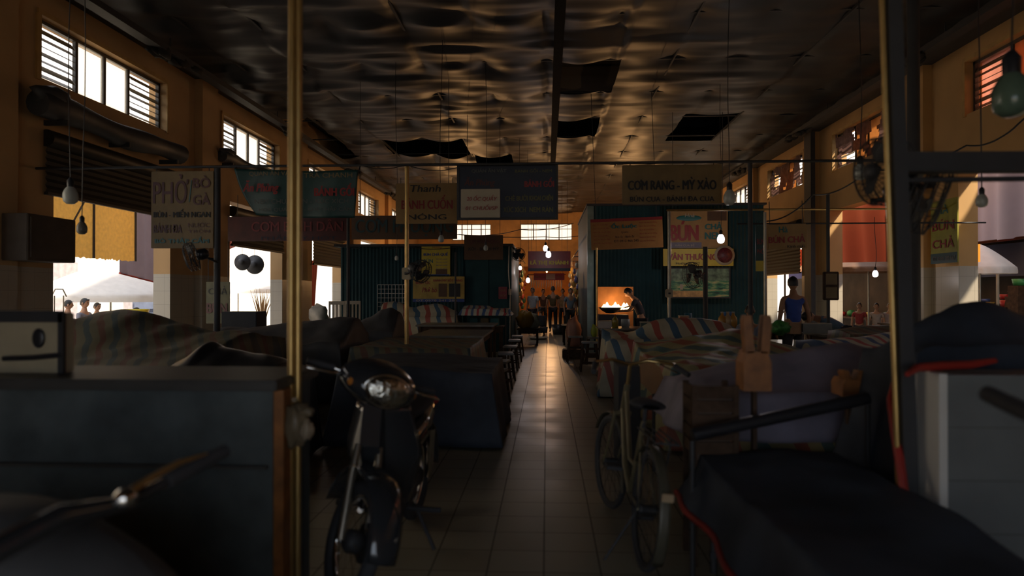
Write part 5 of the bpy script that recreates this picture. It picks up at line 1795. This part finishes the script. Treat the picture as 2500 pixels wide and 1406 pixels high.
# ------------------------------------------------------------------ cooking stall right of the aisle
make_table('stall_table', 'long stall table with jars in front of the tall right kiosk', 1.0, 3.85, 12.9, 13.9, .80, M_plank)
Z = .80
items = [(1474, 782, 'box', (.13, .1, .12), (.45, .38, .33), 'white lidded tray at the left end of the long stall table'), (1481, 776, 'box', (.07, .06, .09), (.35, .03, .03), 'small red box behind the white tray'),
         (1527, 785, 'tub', (.09, 0, .16), (.34, .38, .38), 'pale round tub on the long stall table'), (1575, 780, 'box', (.12, .1, .10), (.05, .10, .09), 'dark green tray of glasses on the long stall table'),
         (1600, 775, 'tub', (.06, 0, .1), (.35, .28, .2), 'cream bowl at the middle of the long stall table'), (1664, 748, 'box', (.09, .08, .22), (.42, .14, .05), 'orange box on the long stall table'),
         (1680, 752, 'tub', (.08, 0, .28), (.03, .14, .22), 'blue jug next to the orange box'), (1745, 750, 'tub', (.14, 0, .12), (.25, .12, .05), 'brown basket near the right end of the long stall table'), (1778, 745, 'tub', (.10, 0, .3), (.04, .12, .28), 'blue water bottle shape near the right end of the long stall table')]
for (px_, py_, kd, dim, c, lab) in items:
    x = PY(px_, py_, 13.4).x
    m = mat('item_%d' % px_, c, .4, var=.1)
    if kd == 'box':
        yy = 13.2 if 'behind' not in lab else 13.5
        o = MB().box(-dim[0], -dim[1], 0, dim[0], dim[1], dim[2], bev=.01).build('food_box', m, loc=(x, yy, Z))
        MB().box(-dim[0] * 1.03, -dim[1] * 1.03, dim[2], dim[0] * 1.03, dim[1] * 1.03, dim[2] + .015).build('lid', C_WHITE, o)
        tag(o, lab, 'box')
    else:
        o = MB().lathe([(0, 0), (dim[0] * .8, 0), (dim[0], dim[2] * .4), (dim[0] * .9, dim[2]), (dim[0] * .85, dim[2]), (dim[0] * .7, .02), (0, .02)], 18).build('food_tub', m, loc=(x, 13.4, Z))
        tag(o, lab, 'tub')
        MB().lathe([(0, dim[2] * .9), (dim[0] * .86, dim[2] * .9)], 18).build('contents', mat('broth', (.12, .08, .04), .3), o)
Mo = mat('amber_bottle', (.50, .26, .05), .25)
bottle('oil_bottle', 'olive cooking oil bottle at the left of the long stall table', (PY(1502, 780, 13.1).x, 13.1, Z), .26, .06, mat('oil', (.22, .17, .02), .25), M_red)
for k, px_ in enumerate((1763, 1777, 1790)):
    bottle('sauce_bottle', '%s of the three amber sauce bottles behind the striped tarp' % ('leftmost', 'middle', 'rightmost')[k], (PY(px_, 790, 12.1).x, 12.1, .84), .30, .07, Mo if k != 1 else mat('pale_amber', (.50, .36, .20), .3), C_WHITE, 'amber sauce bottles')
make_table('stall_table', 'dark stall table carrying the three amber sauce bottles', 3.0, 4.3, 11.6, 12.5, .84, M_wooddark)
# wok on a stove with flames
q = PY(1496, 752, 15.2)
t = empty('wok_stove', 'gas stove with a blazing wok in front of an orange board', 'stove', (q.x, 15.2, 0))
MB().box(-.32, -.25, 0, .32, .25, q.z - .14, bev=.01).build('stove_body', M_dark, t)
MB().lathe([(0, 0), (.1, .01), (.2, .07), (.27, .14), (.255, .14), (.19, .08), (0, .02)], 24, Matrix.Translation((-.05, 0, q.z - .12))).build('wok', M_black, t)
MB().tube([(.2, -.05, q.z), (.5, -.15, q.z + .08)], .014, 8).build('wok_handle', M_wooddark, t)
fl = MB()
for k in range(9):
    x = -.24 + .062 * k
    hh = .11 + .05 * math.sin(k * 1.9)
    fl.lathe([(0, -.02), (.075, .02), (.045, hh * .5), (.015, hh * .9), (0, hh)], 8, Matrix.Translation((x + .05, .02 * math.sin(k * 5), q.z - .02)))
fl.build('flames', mat('flame', (1, .5, .15), .5, emis=16, ecol=(1, .55, .22), var=0), t)
fo = bpy.data.lights.new('flame_light', 'POINT')
fo.energy = 12
fo.color = (1, .48, .16)
fo.shadow_soft_size = .15
f2 = bpy.data.objects.new('flame_light', fo)
col.objects.link(f2)
f2.location = (q.x + .05, 15.45, q.z + .10)
a, b_ = PY(1455, 745, 15.7), PY(1546, 700, 15.7)
t2 = tag(MB().box(a.x, 15.7, 0, b_.x, 15.72, b_.z).build('plywood_board', M_ply), 'orange plywood board standing behind the blazing wok', 'board')
person('person', 'cook in dark clothes bending over the blazing wok', (PY(1566, 720, 15.1).x, 15.1, 0), R(75), 1.62, (.035, .035, .045), (.02, .02, .03), pose=dict(chest=(0, .10, 1.25), shL=(-.17, .12, 1.36), shR=(.17, .12, 1.36), neckb=(0, .16, 1.39), neck=(0, .20, 1.43), head0=(0, .25, 1.48), head1=(0, .29, 1.53), elL=(-.22, .25, 1.14), elR=(.22, .25, 1.14), wrL=(-.16, .46, 1.12), wrR=(.16, .46, 1.12)))
person('person', 'seated person in a white and blue top seen from behind near the amber bottles', (PY(1830, 770, 11.4).x, 11.4, 0), R(-20), 1.62, (.20, .22, .28), (.03, .03, .04), pose=dict(pelvis=(0, 0, .50), waist=(0, 0, .63), chest=(0, .03, .86), shL=(-.17, .03, .97), shR=(.17, .03, .97), neckb=(0, .04, 1.01), neck=(0, .06, 1.07), head0=(0, .08, 1.14), head1=(0, .09, 1.21),
       elL=(-.23, .12, .75), elR=(.23, .12, .75), wrL=(-.15, .34, .78), wrR=(.15, .34, .78), hipL=(-.1, .02, .47), hipR=(.1, .02, .47), knL=(-.12, .42, .48), knR=(.12, .42, .48), anL=(-.12, .42, .09), anR=(.12, .42, .09), toL=(-.12, .58, .03), toR=(.12, .58, .03)))
make_stool(.34, .28, .44, label='stool under the seated person in the white and blue top').location = (PY(1830, 770, 11.4).x, 11.37, 0)
person('person', 'man in a blue sleeveless vest standing with his back to the camera', (PY(1937, 700, 11.4).x, 11.4, 0), R(8), 1.70, (.03, .07, .30), (.03, .03, .04), sleeves='none', skin=(.30, .15, .08), pose=dict(elL=(-.25, -.05, 1.10), elR=(.25, -.03, 1.10), wrL=(-.27, .0, .86), wrR=(.26, .02, .85)))
person('person', 'person in a blue shirt bending low over the stall near the right wall', (PY(2056, 770, 11.6).x, 11.6, 0), R(80), 1.6, (.06, .11, .17), (.02, .02, .03), pose=dict(pelvis=(0, -.05, .86), waist=(0, .06, .97), chest=(0, .26, 1.08), shL=(-.17, .32, 1.08), shR=(.17, .32, 1.08), neckb=(0, .38, 1.10), neck=(0, .43, 1.11), head0=(0, .49, 1.12), head1=(0, .55, 1.12), elL=(-.2, .42, .88), elR=(.2, .42, .88), wrL=(-.14, .6, .95), wrR=(.14, .6, .95)))
make_table('stall_table', 'stall table with a glass case in front of the man in the blue vest', 4.0, 5.7, 10.1, 10.8, .86, M_plank)
tag(MB().ell((0, 0, .09), (.17, .14, .11), 18, nz=.4, seed=21).build('cabbage_heap', mat('leaf_green', (.05, .22, .05), .5, scale=20, var=.5, bump=.8), loc=(PY(1905, 800, 10.4).x, 10.4, .86)), 'heap of green herbs on the stall by the man in the blue vest', 'herbs')
tag(MB().box(-.09, -.09, 0, .09, .09, .17, bev=.01).build('chopping_block', mat('raw_wood', (.36, .20, .10), .6), loc=(PY(1937, 800, 10.4).x, 10.4, .86)), 'square wooden block beside the green herbs', 'block')
a, b_ = PY(1952, 806, 10.4), PY(2022, 786, 10.4)
t = empty('glass_case', 'low glass food case at the right end of the stall table', 'display case', ((a.x + b_.x) / 2, 10.4, .86))
w = (b_.x - a.x) / 2
MB().box(-w, -.14, 0, w, .14, .02).box(-w, -.14, .15, w, .14, .16).build('metal_frame', M_steel, t)
MB().box(-w, -.14, .02, w, -.135, .15).build('glass', mat('case_glass', (.30, .30, .28), .1, trans=.3), t)
# goods seen along the far aisle
cc = [(.40, .25, .05), (.30, .05, .04), (.38, .36, .30), (.05, .14, .10), (.10, .12, .30), (.45, .30, .12)]
G = 'bags and goods hanging along the far aisle'
for k in range(44):
    side = -1 if k % 2 else 1
    y = 22.3 + (k // 2) * .46
    z = 1.0 + 1.7 * ((k * 37) % 11) / 11
    x = side * 1.05
    c = cc[(k * 7) % 6]
    r_ = .08 + .05 * ((k * 5) % 4) / 4
    o = MB().ell((0, 0, -r_ * 1.2), (r_ * .8, r_ * .8, r_ * 1.3), 10, nz=.5, seed=k).tube([(0, 0, 0), (0, 0, 2.9 - z)], .004, 4).build('hanging_goods', mat('goods_%d' % ((k * 7) % 6), c, .4, trans=.2), loc=(x, y, z))
    tag(o, 'bag of goods hanging along the %s side of the far aisle' % ('left' if side < 0 else 'right'), 'goods', G)
for side, lab in ((-1, 'left'), (1, 'right')):
    bar('goods_rail', 'rail carrying hanging goods along the %s side of the far aisle' % lab, (side * 1.05, 22.1, 2.9), (side * 1.05, 33, 2.9), .02, M_dark, None, 'rail')
    t = empty('goods_shelf', 'crowded dark shelving on the %s side of the far aisle' % lab, 'shelf', (side * 1.6, 23.0, 0))
    for y in (.02, 4.02, 7.98):
        MB().box(-side * .56, y - .02, 2.88, side * .3, y + .02, 2.92).build('arm', M_wooddark, t)
    for z in (.02, .55, 1.1, 1.65, 2.2):
        MB().box(-.3, 0, z, .3, 8, z + .04).build('board', M_wooddark, t)
    for y in (0, 4, 7.96):
        MB().box(-.3, y, 0, .3, y + .04, 2.9).build('upright', M_wooddark, t)
    for k in range(36):
        y = 23.2 + (k % 12) * .64
        z = (.59, 1.14, 1.69)[k // 12]
        c = cc[(k * 5 + (side > 0)) % 6]
        o = MB().box(-.12, -.2, 0, .12, .2, .22 + .12 * ((k * 3) % 4) / 4, bev=.02).build('packet', mat('goods_%d' % ((k * 5 + (side > 0)) % 6), c, .4), loc=(side * 1.46, y, z))
        tag(o, 'packet of goods on the crowded %s shelving of the far aisle' % lab, 'packet', 'packets on the crowded %s shelving' % lab)
for k in range(13):
    x = -.62 + k * .1
    o = MB().tube([(0, 0, 0), (.01, 0, -.25), (-.01, 0, -.5)], [.03, .035, .012], 6).build('hanging_strip', mat('pale_strip', (.60, .52, .34), .4), loc=(x, 27.3, 2.15 + .05 * math.sin(k * 3)))
    tag(o, 'pale packet strip hanging under the bright red sign', 'packet', 'pale strips hanging under the bright red sign')
bar('strip_rail', 'thin rail holding the pale strips under the bright red sign', (-.75, 27.3, 2.2), (.75, 27.3, 2.2), .012, M_dark, None, 'rail')
for (px_, Y_, h_, rz, top, bot, lab, ps) in (
        (1301, 24.0, 1.62, 150, (.40, .42, .46), (.02, .02, .03), 'person in a pale shirt at the left of the far aisle', {}),
        (1350, 25.0, 1.68, 5, (.10, .07, .03), (.01, .01, .015), 'person in a brown jacket walking away down the far aisle', dict(knL=(-.1, .14, .50), anL=(-.1, .02, .10), toL=(-.1, .2, .05))),
        (1374, 26.4, 1.60, 170, (.30, .20, .10), (.02, .02, .02), 'person in a tan top right of the brown jacket in the far aisle', {}),
        (1392, 23.2, 1.60, 200, (.14, .18, .22), (.02, .02, .02), 'person in a grey-blue top at the right edge of the far aisle', {}),
        (1326, 27.0, 1.60, 190, (.10, .05, .03), (.02, .02, .02), 'person in a dark red top deep in the far aisle', {})):
    person('person', lab, (PY(px_, 715, Y_).x, Y_, 0), R(rz), h_, top, bot, pose=ps, scale_w=.92 + .1 * ((px_ * 7) % 3) / 2)
person('person', 'crouching person in black clothes low in the far aisle', (PY(1324, 715, 22.4).x, 22.4, 0), R(20), 1.6, (.015, .015, .02), (.015, .015, .02), pose=dict(pelvis=(0, 0, .32), waist=(0, .05, .43), chest=(0, .16, .62), shL=(-.17, .17, .72), shR=(.17, .17, .72), neckb=(0, .2, .76), neck=(0, .22, .81), head0=(0, .24, .87), head1=(0, .25, .94), elL=(-.24, .32, .52), elR=(.24, .32, .52), wrL=(-.12, .5, .45), wrR=(.12, .5, .45), hipL=(-.1, 0, .28), hipR=(.1, 0, .28), knL=(-.16, .38, .45), knR=(.16, .38, .45), anL=(-.14, .2, .08), anR=(.14, .2, .08), toL=(-.15, .36, .03), toR=(.15, .36, .03)))
q = PZ(1366, 795)
tag(MB().lathe([(0, 0), (.2, 0), (.26, .35), (.24, .35), (.18, .02), (0, .02)], 18).build('bucket', M_black, loc=(.42, 24.2, 0)), 'black bucket on the floor at the right of the far aisle', 'bucket')
tag(MB().lathe([(0, 0), (.22, 0), (.34, .07), (.32, .07), (.2, .01), (0, .01)], 20).build('basin', C_WHITE, loc=(-.28, 21.6, 0)), 'pale shallow basin on the floor of the far aisle', 'basin')
make_table('low_table', 'small low table at the right of the far aisle', .42, .9, 19.2, 20.4, .55, M_wooddark)
# white chairs and cloth by the left kiosk
for k, px_ in enumerate((832, 852)):
    x = PY(px_, 740, 15.5).x
    t = empty('white_chair', 'white plastic chair by the left kiosk, %s one' % ('left' if k == 0 else 'right'), 'chair', (x, 15.5 + .6 * k, 0), R(170), 'white plastic chairs by the left kiosk')
    MB().box(-.2, -.2, .42, .2, .2, .45, bev=.01).build('seat', C_WHITE, t)
    bk = MB()
    for i in range(5):
        bk.box(-.2 + i * .09, .18, .45, -.16 + i * .09, .2, 1.22)
    bk.box(-.2, .18, 1.20, .2, .2, 1.28)
    bk.build('backrest', C_WHITE, t)
    for sx in (-.18, .18):
        for sy in (-.18, .18):
            MB().box(sx - .015, sy - .015, 0, sx + .015, sy + .015, .42).build('leg', C_WHITE, t)
q = PY(590, 775, 10.5)
t = tag(MB().box(-.28, -.2, 0, .28, .2, .26, bev=.01).build('dark_crate', M_dark, loc=(q.x, 10.6, PY(590, 798, 10.5).z - .02)), 'dark crate silhouetted against the second left opening', 'crate')
MB().box(-.3, -.22, -(t.location.z), .3, .22, 0).build('stand', M_darktarp, t)


# ------------------------------------------------------------------ motorbikes and bicycle
def wheel(parent, c, Rw, rt, Ms=None, name='wheel', disc=False, n_sp=18, rimm=None):
    rimm = rimm or M_chrome
    Ms = Ms or Matrix.Identity(4)
    T = MB().torus(c, Rw - rt, rt, 'y', 36, 10, Ms).build(name, M_rubber, parent)
    MB().torus(c, Rw - rt * 2.1, rt * .42, 'y', 36, 6, Ms).build('rim', rimm, T)
    sp_ = MB()
    for k in range(n_sp):
        a = 2 * PI * k / n_sp
        s_ = .03 if k % 2 else -.03
        sp_.tube([Ms @ (Vector(c) + Vector((.03 * math.cos(a + .6), s_, .03 * math.sin(a + .6)))), Ms @ (Vector(c) + Vector(((Rw - rt * 2.2) * math.cos(a), 0, (Rw - rt * 2.2) * math.sin(a))))], .0018, 4, cap=False)
    sp_.build('spokes', rimm, T)
    rot = Matrix.Translation(c) @ Matrix.Rotation(R(90), 4, 'X')
    MB().lathe([(0, -.05), (.03, -.05), (.055 if disc else .025, -.03), (.055 if disc else .025, .03), (.03, .05), (0, .05)], 16, Ms @ rot).build('hub', M_dark, T)
    return T


def motorbike(label, loc, yaw, roll, steer):
    t = empty('motorbike', label, 'motorbike', loc)
    t.rotation_euler = (roll, 0, yaw)
    A = Vector((.34, 0, .90))
    D = (Vector((.61, 0, .285)) - A).normalized()
    Ms = Matrix.Translation(A) @ Matrix.Rotation(steer, 4, -D) @ Matrix.Translation(-A)
    fw = wheel(t, (.61, 0, .285), .285, .036, Ms, 'front_wheel', True)
    wheel(t, (-.60, 0, .285), .285, .04, None, 'rear_wheel', True)
    MB().lathe([(0, -.07), (.09, -.068), (.095, -.05), (.0, -.05)], 24, Ms @ Matrix.Translation((.61, 0, .285)) @ Matrix.Rotation(R(90), 4, 'X')).build('brake_drum', M_dark, fw)
    for sy in (-.065, .065):
        MB().tube([Ms @ Vector((.61, sy, .285)), Ms @ Vector((.49, sy, .56)), Ms @ Vector((.43, sy * .9, .70))], [.022, .021, .018], 10).build('fork_leg', M_steel, t)
    # front fender
    fe = MB()

    def fen(u, v):
        a = R(8 + 160 * u)
        rr = .335 + .02 * math.cos((v - .5) * PI)
        return Ms @ Vector((.61 + rr * math.cos(a) * 1.03, (v - .5) * .18 * (1 - .5 * abs(u - .5)), .285 + rr * math.sin(a)))
    fe.grid(fen, 20, 8)
    o = fe.build('front_fender', M_gloss, t)
    o.modifiers.new('solid', 'SOLIDIFY').thickness = .006
    # handlebar cowl and headlight
    c0 = Vector((.30, 0, .985))
    cw = MB()

    def cowl(u, v):
        a = u * 2 * PI
        x = .30 + .20 * math.sin(v * PI / 2) - .05
        k = math.cos(v * PI / 2) ** .55 if v < 1 else 0
        return Ms @ Vector((x, .21 * k * math.cos(a), 1.0 + .115 * k * math.sin(a) - .03 * v))
    cw.grid(cowl, 28, 12)
    cw.build('headlight_cowl', M_gloss, t)
    hl = MB()
    hl.ell((0, 0, 0), (.05, .125, .08), 24, Ms @ Matrix.Translation((.425, 0, .985)))
    ho = hl.build('headlight', mat('headlight_glass', (.85, .80, .70), .10, 1.0, var=.3, scale=40, bump=.6), t)
    MB().torus((0, 0, 0), .078, .008, 'x', 28, 6, Ms @ Matrix.Translation((.425, 0, .985)) @ Matrix.Diagonal((1, 1.6, 1.05, 1))).build('headlight_rim', M_chrome, ho)
    for sy in (-1, 1):
        MB().ell((0, 0, 0), (.035, .045, .03), 14, Ms @ Matrix.Translation((.36, sy * .15, .985))).build('turn_signal', mat('amber_lens', (.5, .18, .03), .1, coat=.5), t)
        MB().tube([Ms @ Vector((.26, sy * .12, .995)), Ms @ Vector((.22, sy * .24, 1.01))], .012, 8).build('handlebar_tube', M_chrome, t)
        MB().tube([Ms @ Vector((.22, sy * .23, 1.01)), Ms @ Vector((.19, sy * .37, 1.01))], [.0175, .0185], 12).build('grip', M_rubber, t)
        MB().tube([Ms @ Vector((.27, sy * .20, 1.0)), Ms @ Vector((.30, sy * .26, .995)), Ms @ Vector((.265, sy * .38, .985))], [.008, .008, .006], 8).build('brake_lever', M_chrome, t)
    MB().ell((0, 0, 0), (.07, .06, .03), 16, Ms @ Matrix.Translation((.25, 0, 1.045))).build('instrument_hood', M_black, t)
    # front cover and leg shields
    fc = MB()

    def shield(u, v):
        y = (u - .5) * 2
        z = .88 - .58 * v
        wd = .205 * (1 - .45 * abs(v - .45) ** 1.3 * 2)
        x = .36 - .12 * v - .16 * y * y + .10 * v * v * 0
        return Vector((x, y * wd, z))
    fc.grid(shield, 24, 18)
    o = fc.build('leg_shield', M_gloss, t)
    o.modifiers.new('solid', 'SOLIDIFY').thickness = .008
    for sy in (-1, 1):
        MB().tube([shield(.5 + .5 * sy, i / 10) + Vector((.005, 0, 0)) for i in range(11)], .006, 6).build('chrome_trim', M_chrome, t)
    MB().extr([(.40, -.05, .90), (.44, -.045, .70), (.36, -.04, .52), (.26, -.05, .45), (.22, -.05, .86)], (0, .10, 0)).build('front_cover', M_gloss, t)
    # body
    bd = MB()
    sec = [(-.92, .03, .74, .03), (-.75, .085, .68, .08), (-.45, .12, .62, .11), (-.15, .10, .55, .11), (.05, .07, .48, .10), (.22, .05, .50, .10)]

    def bodyf(u, v):
        f = v * (len(sec) - 1)
        i = min(int(f), len(sec) - 2)
        q = f - i
        x, w_, z, h_ = [sec[i][k] + (sec[i + 1][k] - sec[i][k]) * q for k in range(4)]
        a = u * 2 * PI
        return Vector((x, w_ * math.cos(a), z + h_ * math.sin(a)))
    bd.grid(bodyf, 24, 20)
    bd.build('body_cowl', M_gloss, t)
    sm = MB()

    def seatf(u, v):
        a = u * 2 * PI
        x = -.78 + .80 * v
        k = max(0.02, math.sin(PI * min(1, max(0, v * .98 + .01))) ** .35)
        return Vector((x, .13 * k * math.cos(a) * (1 - .3 * v), .755 + .05 * (1 - v) ** 2 + .05 * k * math.sin(a)))
    sm.grid(seatf, 20, 18)
    sm.build('seat', M_rubber, t)
    MB().box(-.20, -.12, .25, .20, .12, .48, bev=.04).build('engine', M_dark, t)
    MB().tube([(.15, -.12, .28), (0, -.17, .22), (-.35, -.20, .27), (-.85, -.21, .36)], [.016, .018, .04, .045], 12).build('exhaust', M_chrome, t)
    for sy in (-1, 1):
        MB().tube([(.02, sy * .10, .27), (.02, sy * .30, .27)], .016, 8).build('footpeg', M_rubber, t)
        MB().tube([(-.60, sy * .09, .285), (-.48, sy * .12, .62)], .025, 10).build('shock', M_chrome, t)
    MB().tube([(-.1, .12, .26), (-.05, .26, .02)], .012, 8).build('side_stand', M_dark, t)
    MB().box(-.62, -.05, .24, -.1, -.04, .32, bev=.003).box(-.62, .04, .24, -.1, .05, .32, bev=.003).build('swingarm', M_dark, t)
    rf = MB()
    rf.grid(lambda u, v: Vector((-.60 + .34 * math.cos(R(60 + 120 * u)), (v - .5) * .16, .285 + .34 * math.sin(R(60 + 120 * u)))), 16, 4)
    rf.build('rear_fender', M_gloss, t).modifiers.new('solid', 'SOLIDIFY').thickness = .005
    MB().ell((-.93, 0, .72), (.03, .07, .04), 14).build('tail_light', M_red, t)
    return t


fc_ = PZ(857, 1468)
motorbike('black motorbike facing the camera with a chrome headlight, left of the aisle', (fc_.x + .03, fc_.y + .61, 0), R(-93), R(-2.5), R(40))
# covered motorbike at the lower left, only its handlebar showing
ga, gb, gc = PY(550, 1100, 2.05), PY(300, 1232, 1.72), PY(-60, 1372, 1.35)
t = empty('covered_motorbike', 'motorbike under a black cover in the bottom left corner, handlebar sticking out', 'motorbike', (gb.x, gb.y, 0))
o_ = t.location.copy()
MB().tube([ga - o_, ga.lerp(gb, .62) - o_], [.021, .023], 14).build('grip', M_rubber, t)
MB().tube([ga.lerp(gb, .55) - o_, gb - o_, gb.lerp(gc, .5) - o_ + Vector((0, 0, .03)), gc - o_], [.016, .022, .03, .03], 12).build('handlebar', M_gloss, t)
MB().tube([PY(505, 1108, 1.98) - o_, PY(440, 1128, 1.9) - o_, PY(370, 1165, 1.8) - o_, PY(300, 1212, 1.72) - o_], [.005, .008, .008, .012], 8).build('brake_lever', mat('brass_lever', (.65, .42, .16), .3, .9), t)
MB().ell(PY(306, 1216, 1.70) - o_, (.03, .03, .028), 12).build('lever_clamp', M_chrome, t)


def coverf(u, v):
    a = u * 2 * PI
    k = 1 - v
    q = 1 + .10 * noise.noise(Vector((math.cos(a) * 1.3, math.sin(a) * 1.3, v * 3)))
    return Vector((-.42 + .78 * math.cos(a) * q * (1 - .88 * k ** 1.3), -.02 + .36 * math.sin(a) * q * (1 - .88 * k ** 1.3), .93 * (1 - v ** 2.4) + .0))


MB().grid(coverf, 48, 24).build('cover', M_darktarp, t)


def bicycle(label, loc, yaw, roll, steer):
    t = empty('bicycle', label, 'bicycle', loc)
    t.rotation_euler = (roll, 0, yaw)
    M_fr = mat('pale_bicycle_paint', (.20, .17, .10), .3, .3)
    Rw = .315
    wheel(t, (0, 0, Rw), Rw, .02, None, 'rear_wheel', n_sp=24, rimm=M_dark)
    hd0, hd1 = Vector((.80, 0, .88)), Vector((.87, 0, .68))
    D = (hd1 - hd0).normalized()
    Ms = Matrix.Translation(hd0) @ Matrix.Rotation(steer, 4, -D) @ Matrix.Translation(-hd0)
    fc = Vector((1.05, 0, Rw))
    wheel(t, fc, Rw, .02, Ms, 'front_wheel', n_sp=24, rimm=M_dark)
    BBk, ST = Vector((.42, 0, .28)), Vector((.27, 0, .74))
    f = MB()
    f.tube([hd0, hd1], .02, 12).tube([hd1 + Vector((-.01, 0, .04)), Vector((.64, 0, .40)), BBk], .018, 12).tube([hd0 + Vector((0, 0, -.05)), Vector((.52, 0, .46)), Vector((.36, 0, .46))], .014, 12).tube([BBk, ST], .016, 12)
    for sy in (-.05, .05):
        f.tube([BBk, (0, sy, Rw)], .009, 8).tube([(.30, 0, .66), (0, sy, Rw)], .008, 8)
    f.build('frame', M_fr, t)
    fk = MB()
    for sy in (-.05, .05):
        fk.tube([Ms @ (hd1 + Vector((.005, sy, -.01))), Ms @ (hd1 + Vector((.07, sy, -.16))), Ms @ (fc + Vector((0, sy, 0)))], [.012, .011, .008], 8)
    fk.tube([Ms @ (hd1 + Vector((.0, -.06, 0))), Ms @ (hd1 + Vector((0, .06, 0)))], .016, 8)
    fk.build('fork', M_fr, t)
    st_ = MB()
    st_.tube([Ms @ hd0, Ms @ (hd0 + Vector((-.03, 0, .13)))], .013, 8)
    st_.tube([Ms @ Vector((.62, -.29, 1.0)), Ms @ Vector((.70, -.26, 1.03)), Ms @ Vector((.78, -.12, 1.04)), Ms @ Vector((.775, 0, 1.01)), Ms @ Vector((.78, .12, 1.04)), Ms @ Vector((.70, .26, 1.03)), Ms @ Vector((.62, .29, 1.0))], .011, 10)
    st_.build('handlebar', mat('brass_bar', (.55, .38, .16), .25, .9), t)
    for sy in (-1, 1):
        MB().tube([Ms @ Vector((.68, sy * .268, 1.02)), Ms @ Vector((.56, sy * .31, .98))], .017, 10).build('grip', M_rubber, t)
        MB().tube([Ms @ Vector((.76, sy * .2, 1.02)), Ms @ Vector((.64, sy * .27, .98))], .005, 6).build('brake_lever', M_chrome, t)
        MB().box(.40 + (.0), sy * .13 - .045, 0, .49, sy * .13 + .045, .022, m=Matrix.Translation((.08 * -sy, 0, .28 + (.16 * sy) - .01))).build('pedal', M_rubber, t)
        MB().tube([BBk + Vector((0, sy * .05, 0)), BBk + Vector((-.06 * sy, sy * .08, .15 * sy))], .01, 8).build('crank', M_steel, t)
    MB().lathe([(.08, -.004), (.095, 0), (.08, .004)], 24, Matrix.Translation((.42, -.045, .28)) @ Matrix.Rotation(R(90), 4, 'X')).build('chainring', M_dark, t)
    s_ = MB()

    def sad(u, v):
        a = u * 2 * PI
        x = .14 + .27 * v
        w_ = .115 * (1 - v) ** .7 + .022
        e = math.sin(PI * min(1, max(0.03, v * .94 + .03))) ** .4
        return Vector((x, w_ * e * math.cos(a), .84 + .03 * e * math.sin(a)))
    s_.grid(sad, 20, 14)
    s_.tube([(.27, 0, .70), (.26, 0, .82)], .012, 8)
    s_.build('saddle', M_rubber, t)
    for c_, Mx, a0, a1 in ((Vector((0, 0, Rw)), Matrix.Identity(4), 35, 215), (fc, Ms, 30, 190)):
        g_ = MB().grid(lambda u, v: Mx @ (c_ + Vector(((Rw + .022) * math.cos(R(a0 + (a1 - a0) * u)), (v - .5) * .055, (Rw + .022 - .012 * abs(v - .5)) * math.sin(R(a0 + (a1 - a0) * u))))), 24, 4)
        g_.build('fender', mat('dull_fender', (.09, .08, .055), .4, .2), t).modifiers.new('solid', 'SOLIDIFY').thickness = .003
    rk = MB()
    for sy in (-.06, -.02, .02, .06):
        rk.tube([(-.25, sy, .72), (.16, sy, .72)], .005, 6)
    rk.tube([(-.25, -.06, .72), (-.25, .06, .72)], .006, 6).tube([(-.1, .06, .72), (0, .06, Rw)], .005, 6).tube([(-.1, -.06, .72), (0, -.06, Rw)], .005, 6)
    rk.build('carrier_rack', M_dark, t)
    MB().box(-.352, -.03, .46, -.34, .03, .50, bev=.003).build('reflector', mat('reflector', (.42, .30, .18), .2), t)
    MB().tube([(.05, .05, .28), (.02, .20, .02)], .008, 8).build('kickstand', M_dark, t)
    return t


rc = PZ(1566, 1388)
bicycle('step-through bicycle parked right of the aisle with its front wheel turned', (rc.x, rc.y, 0), R(95), R(6), R(9))
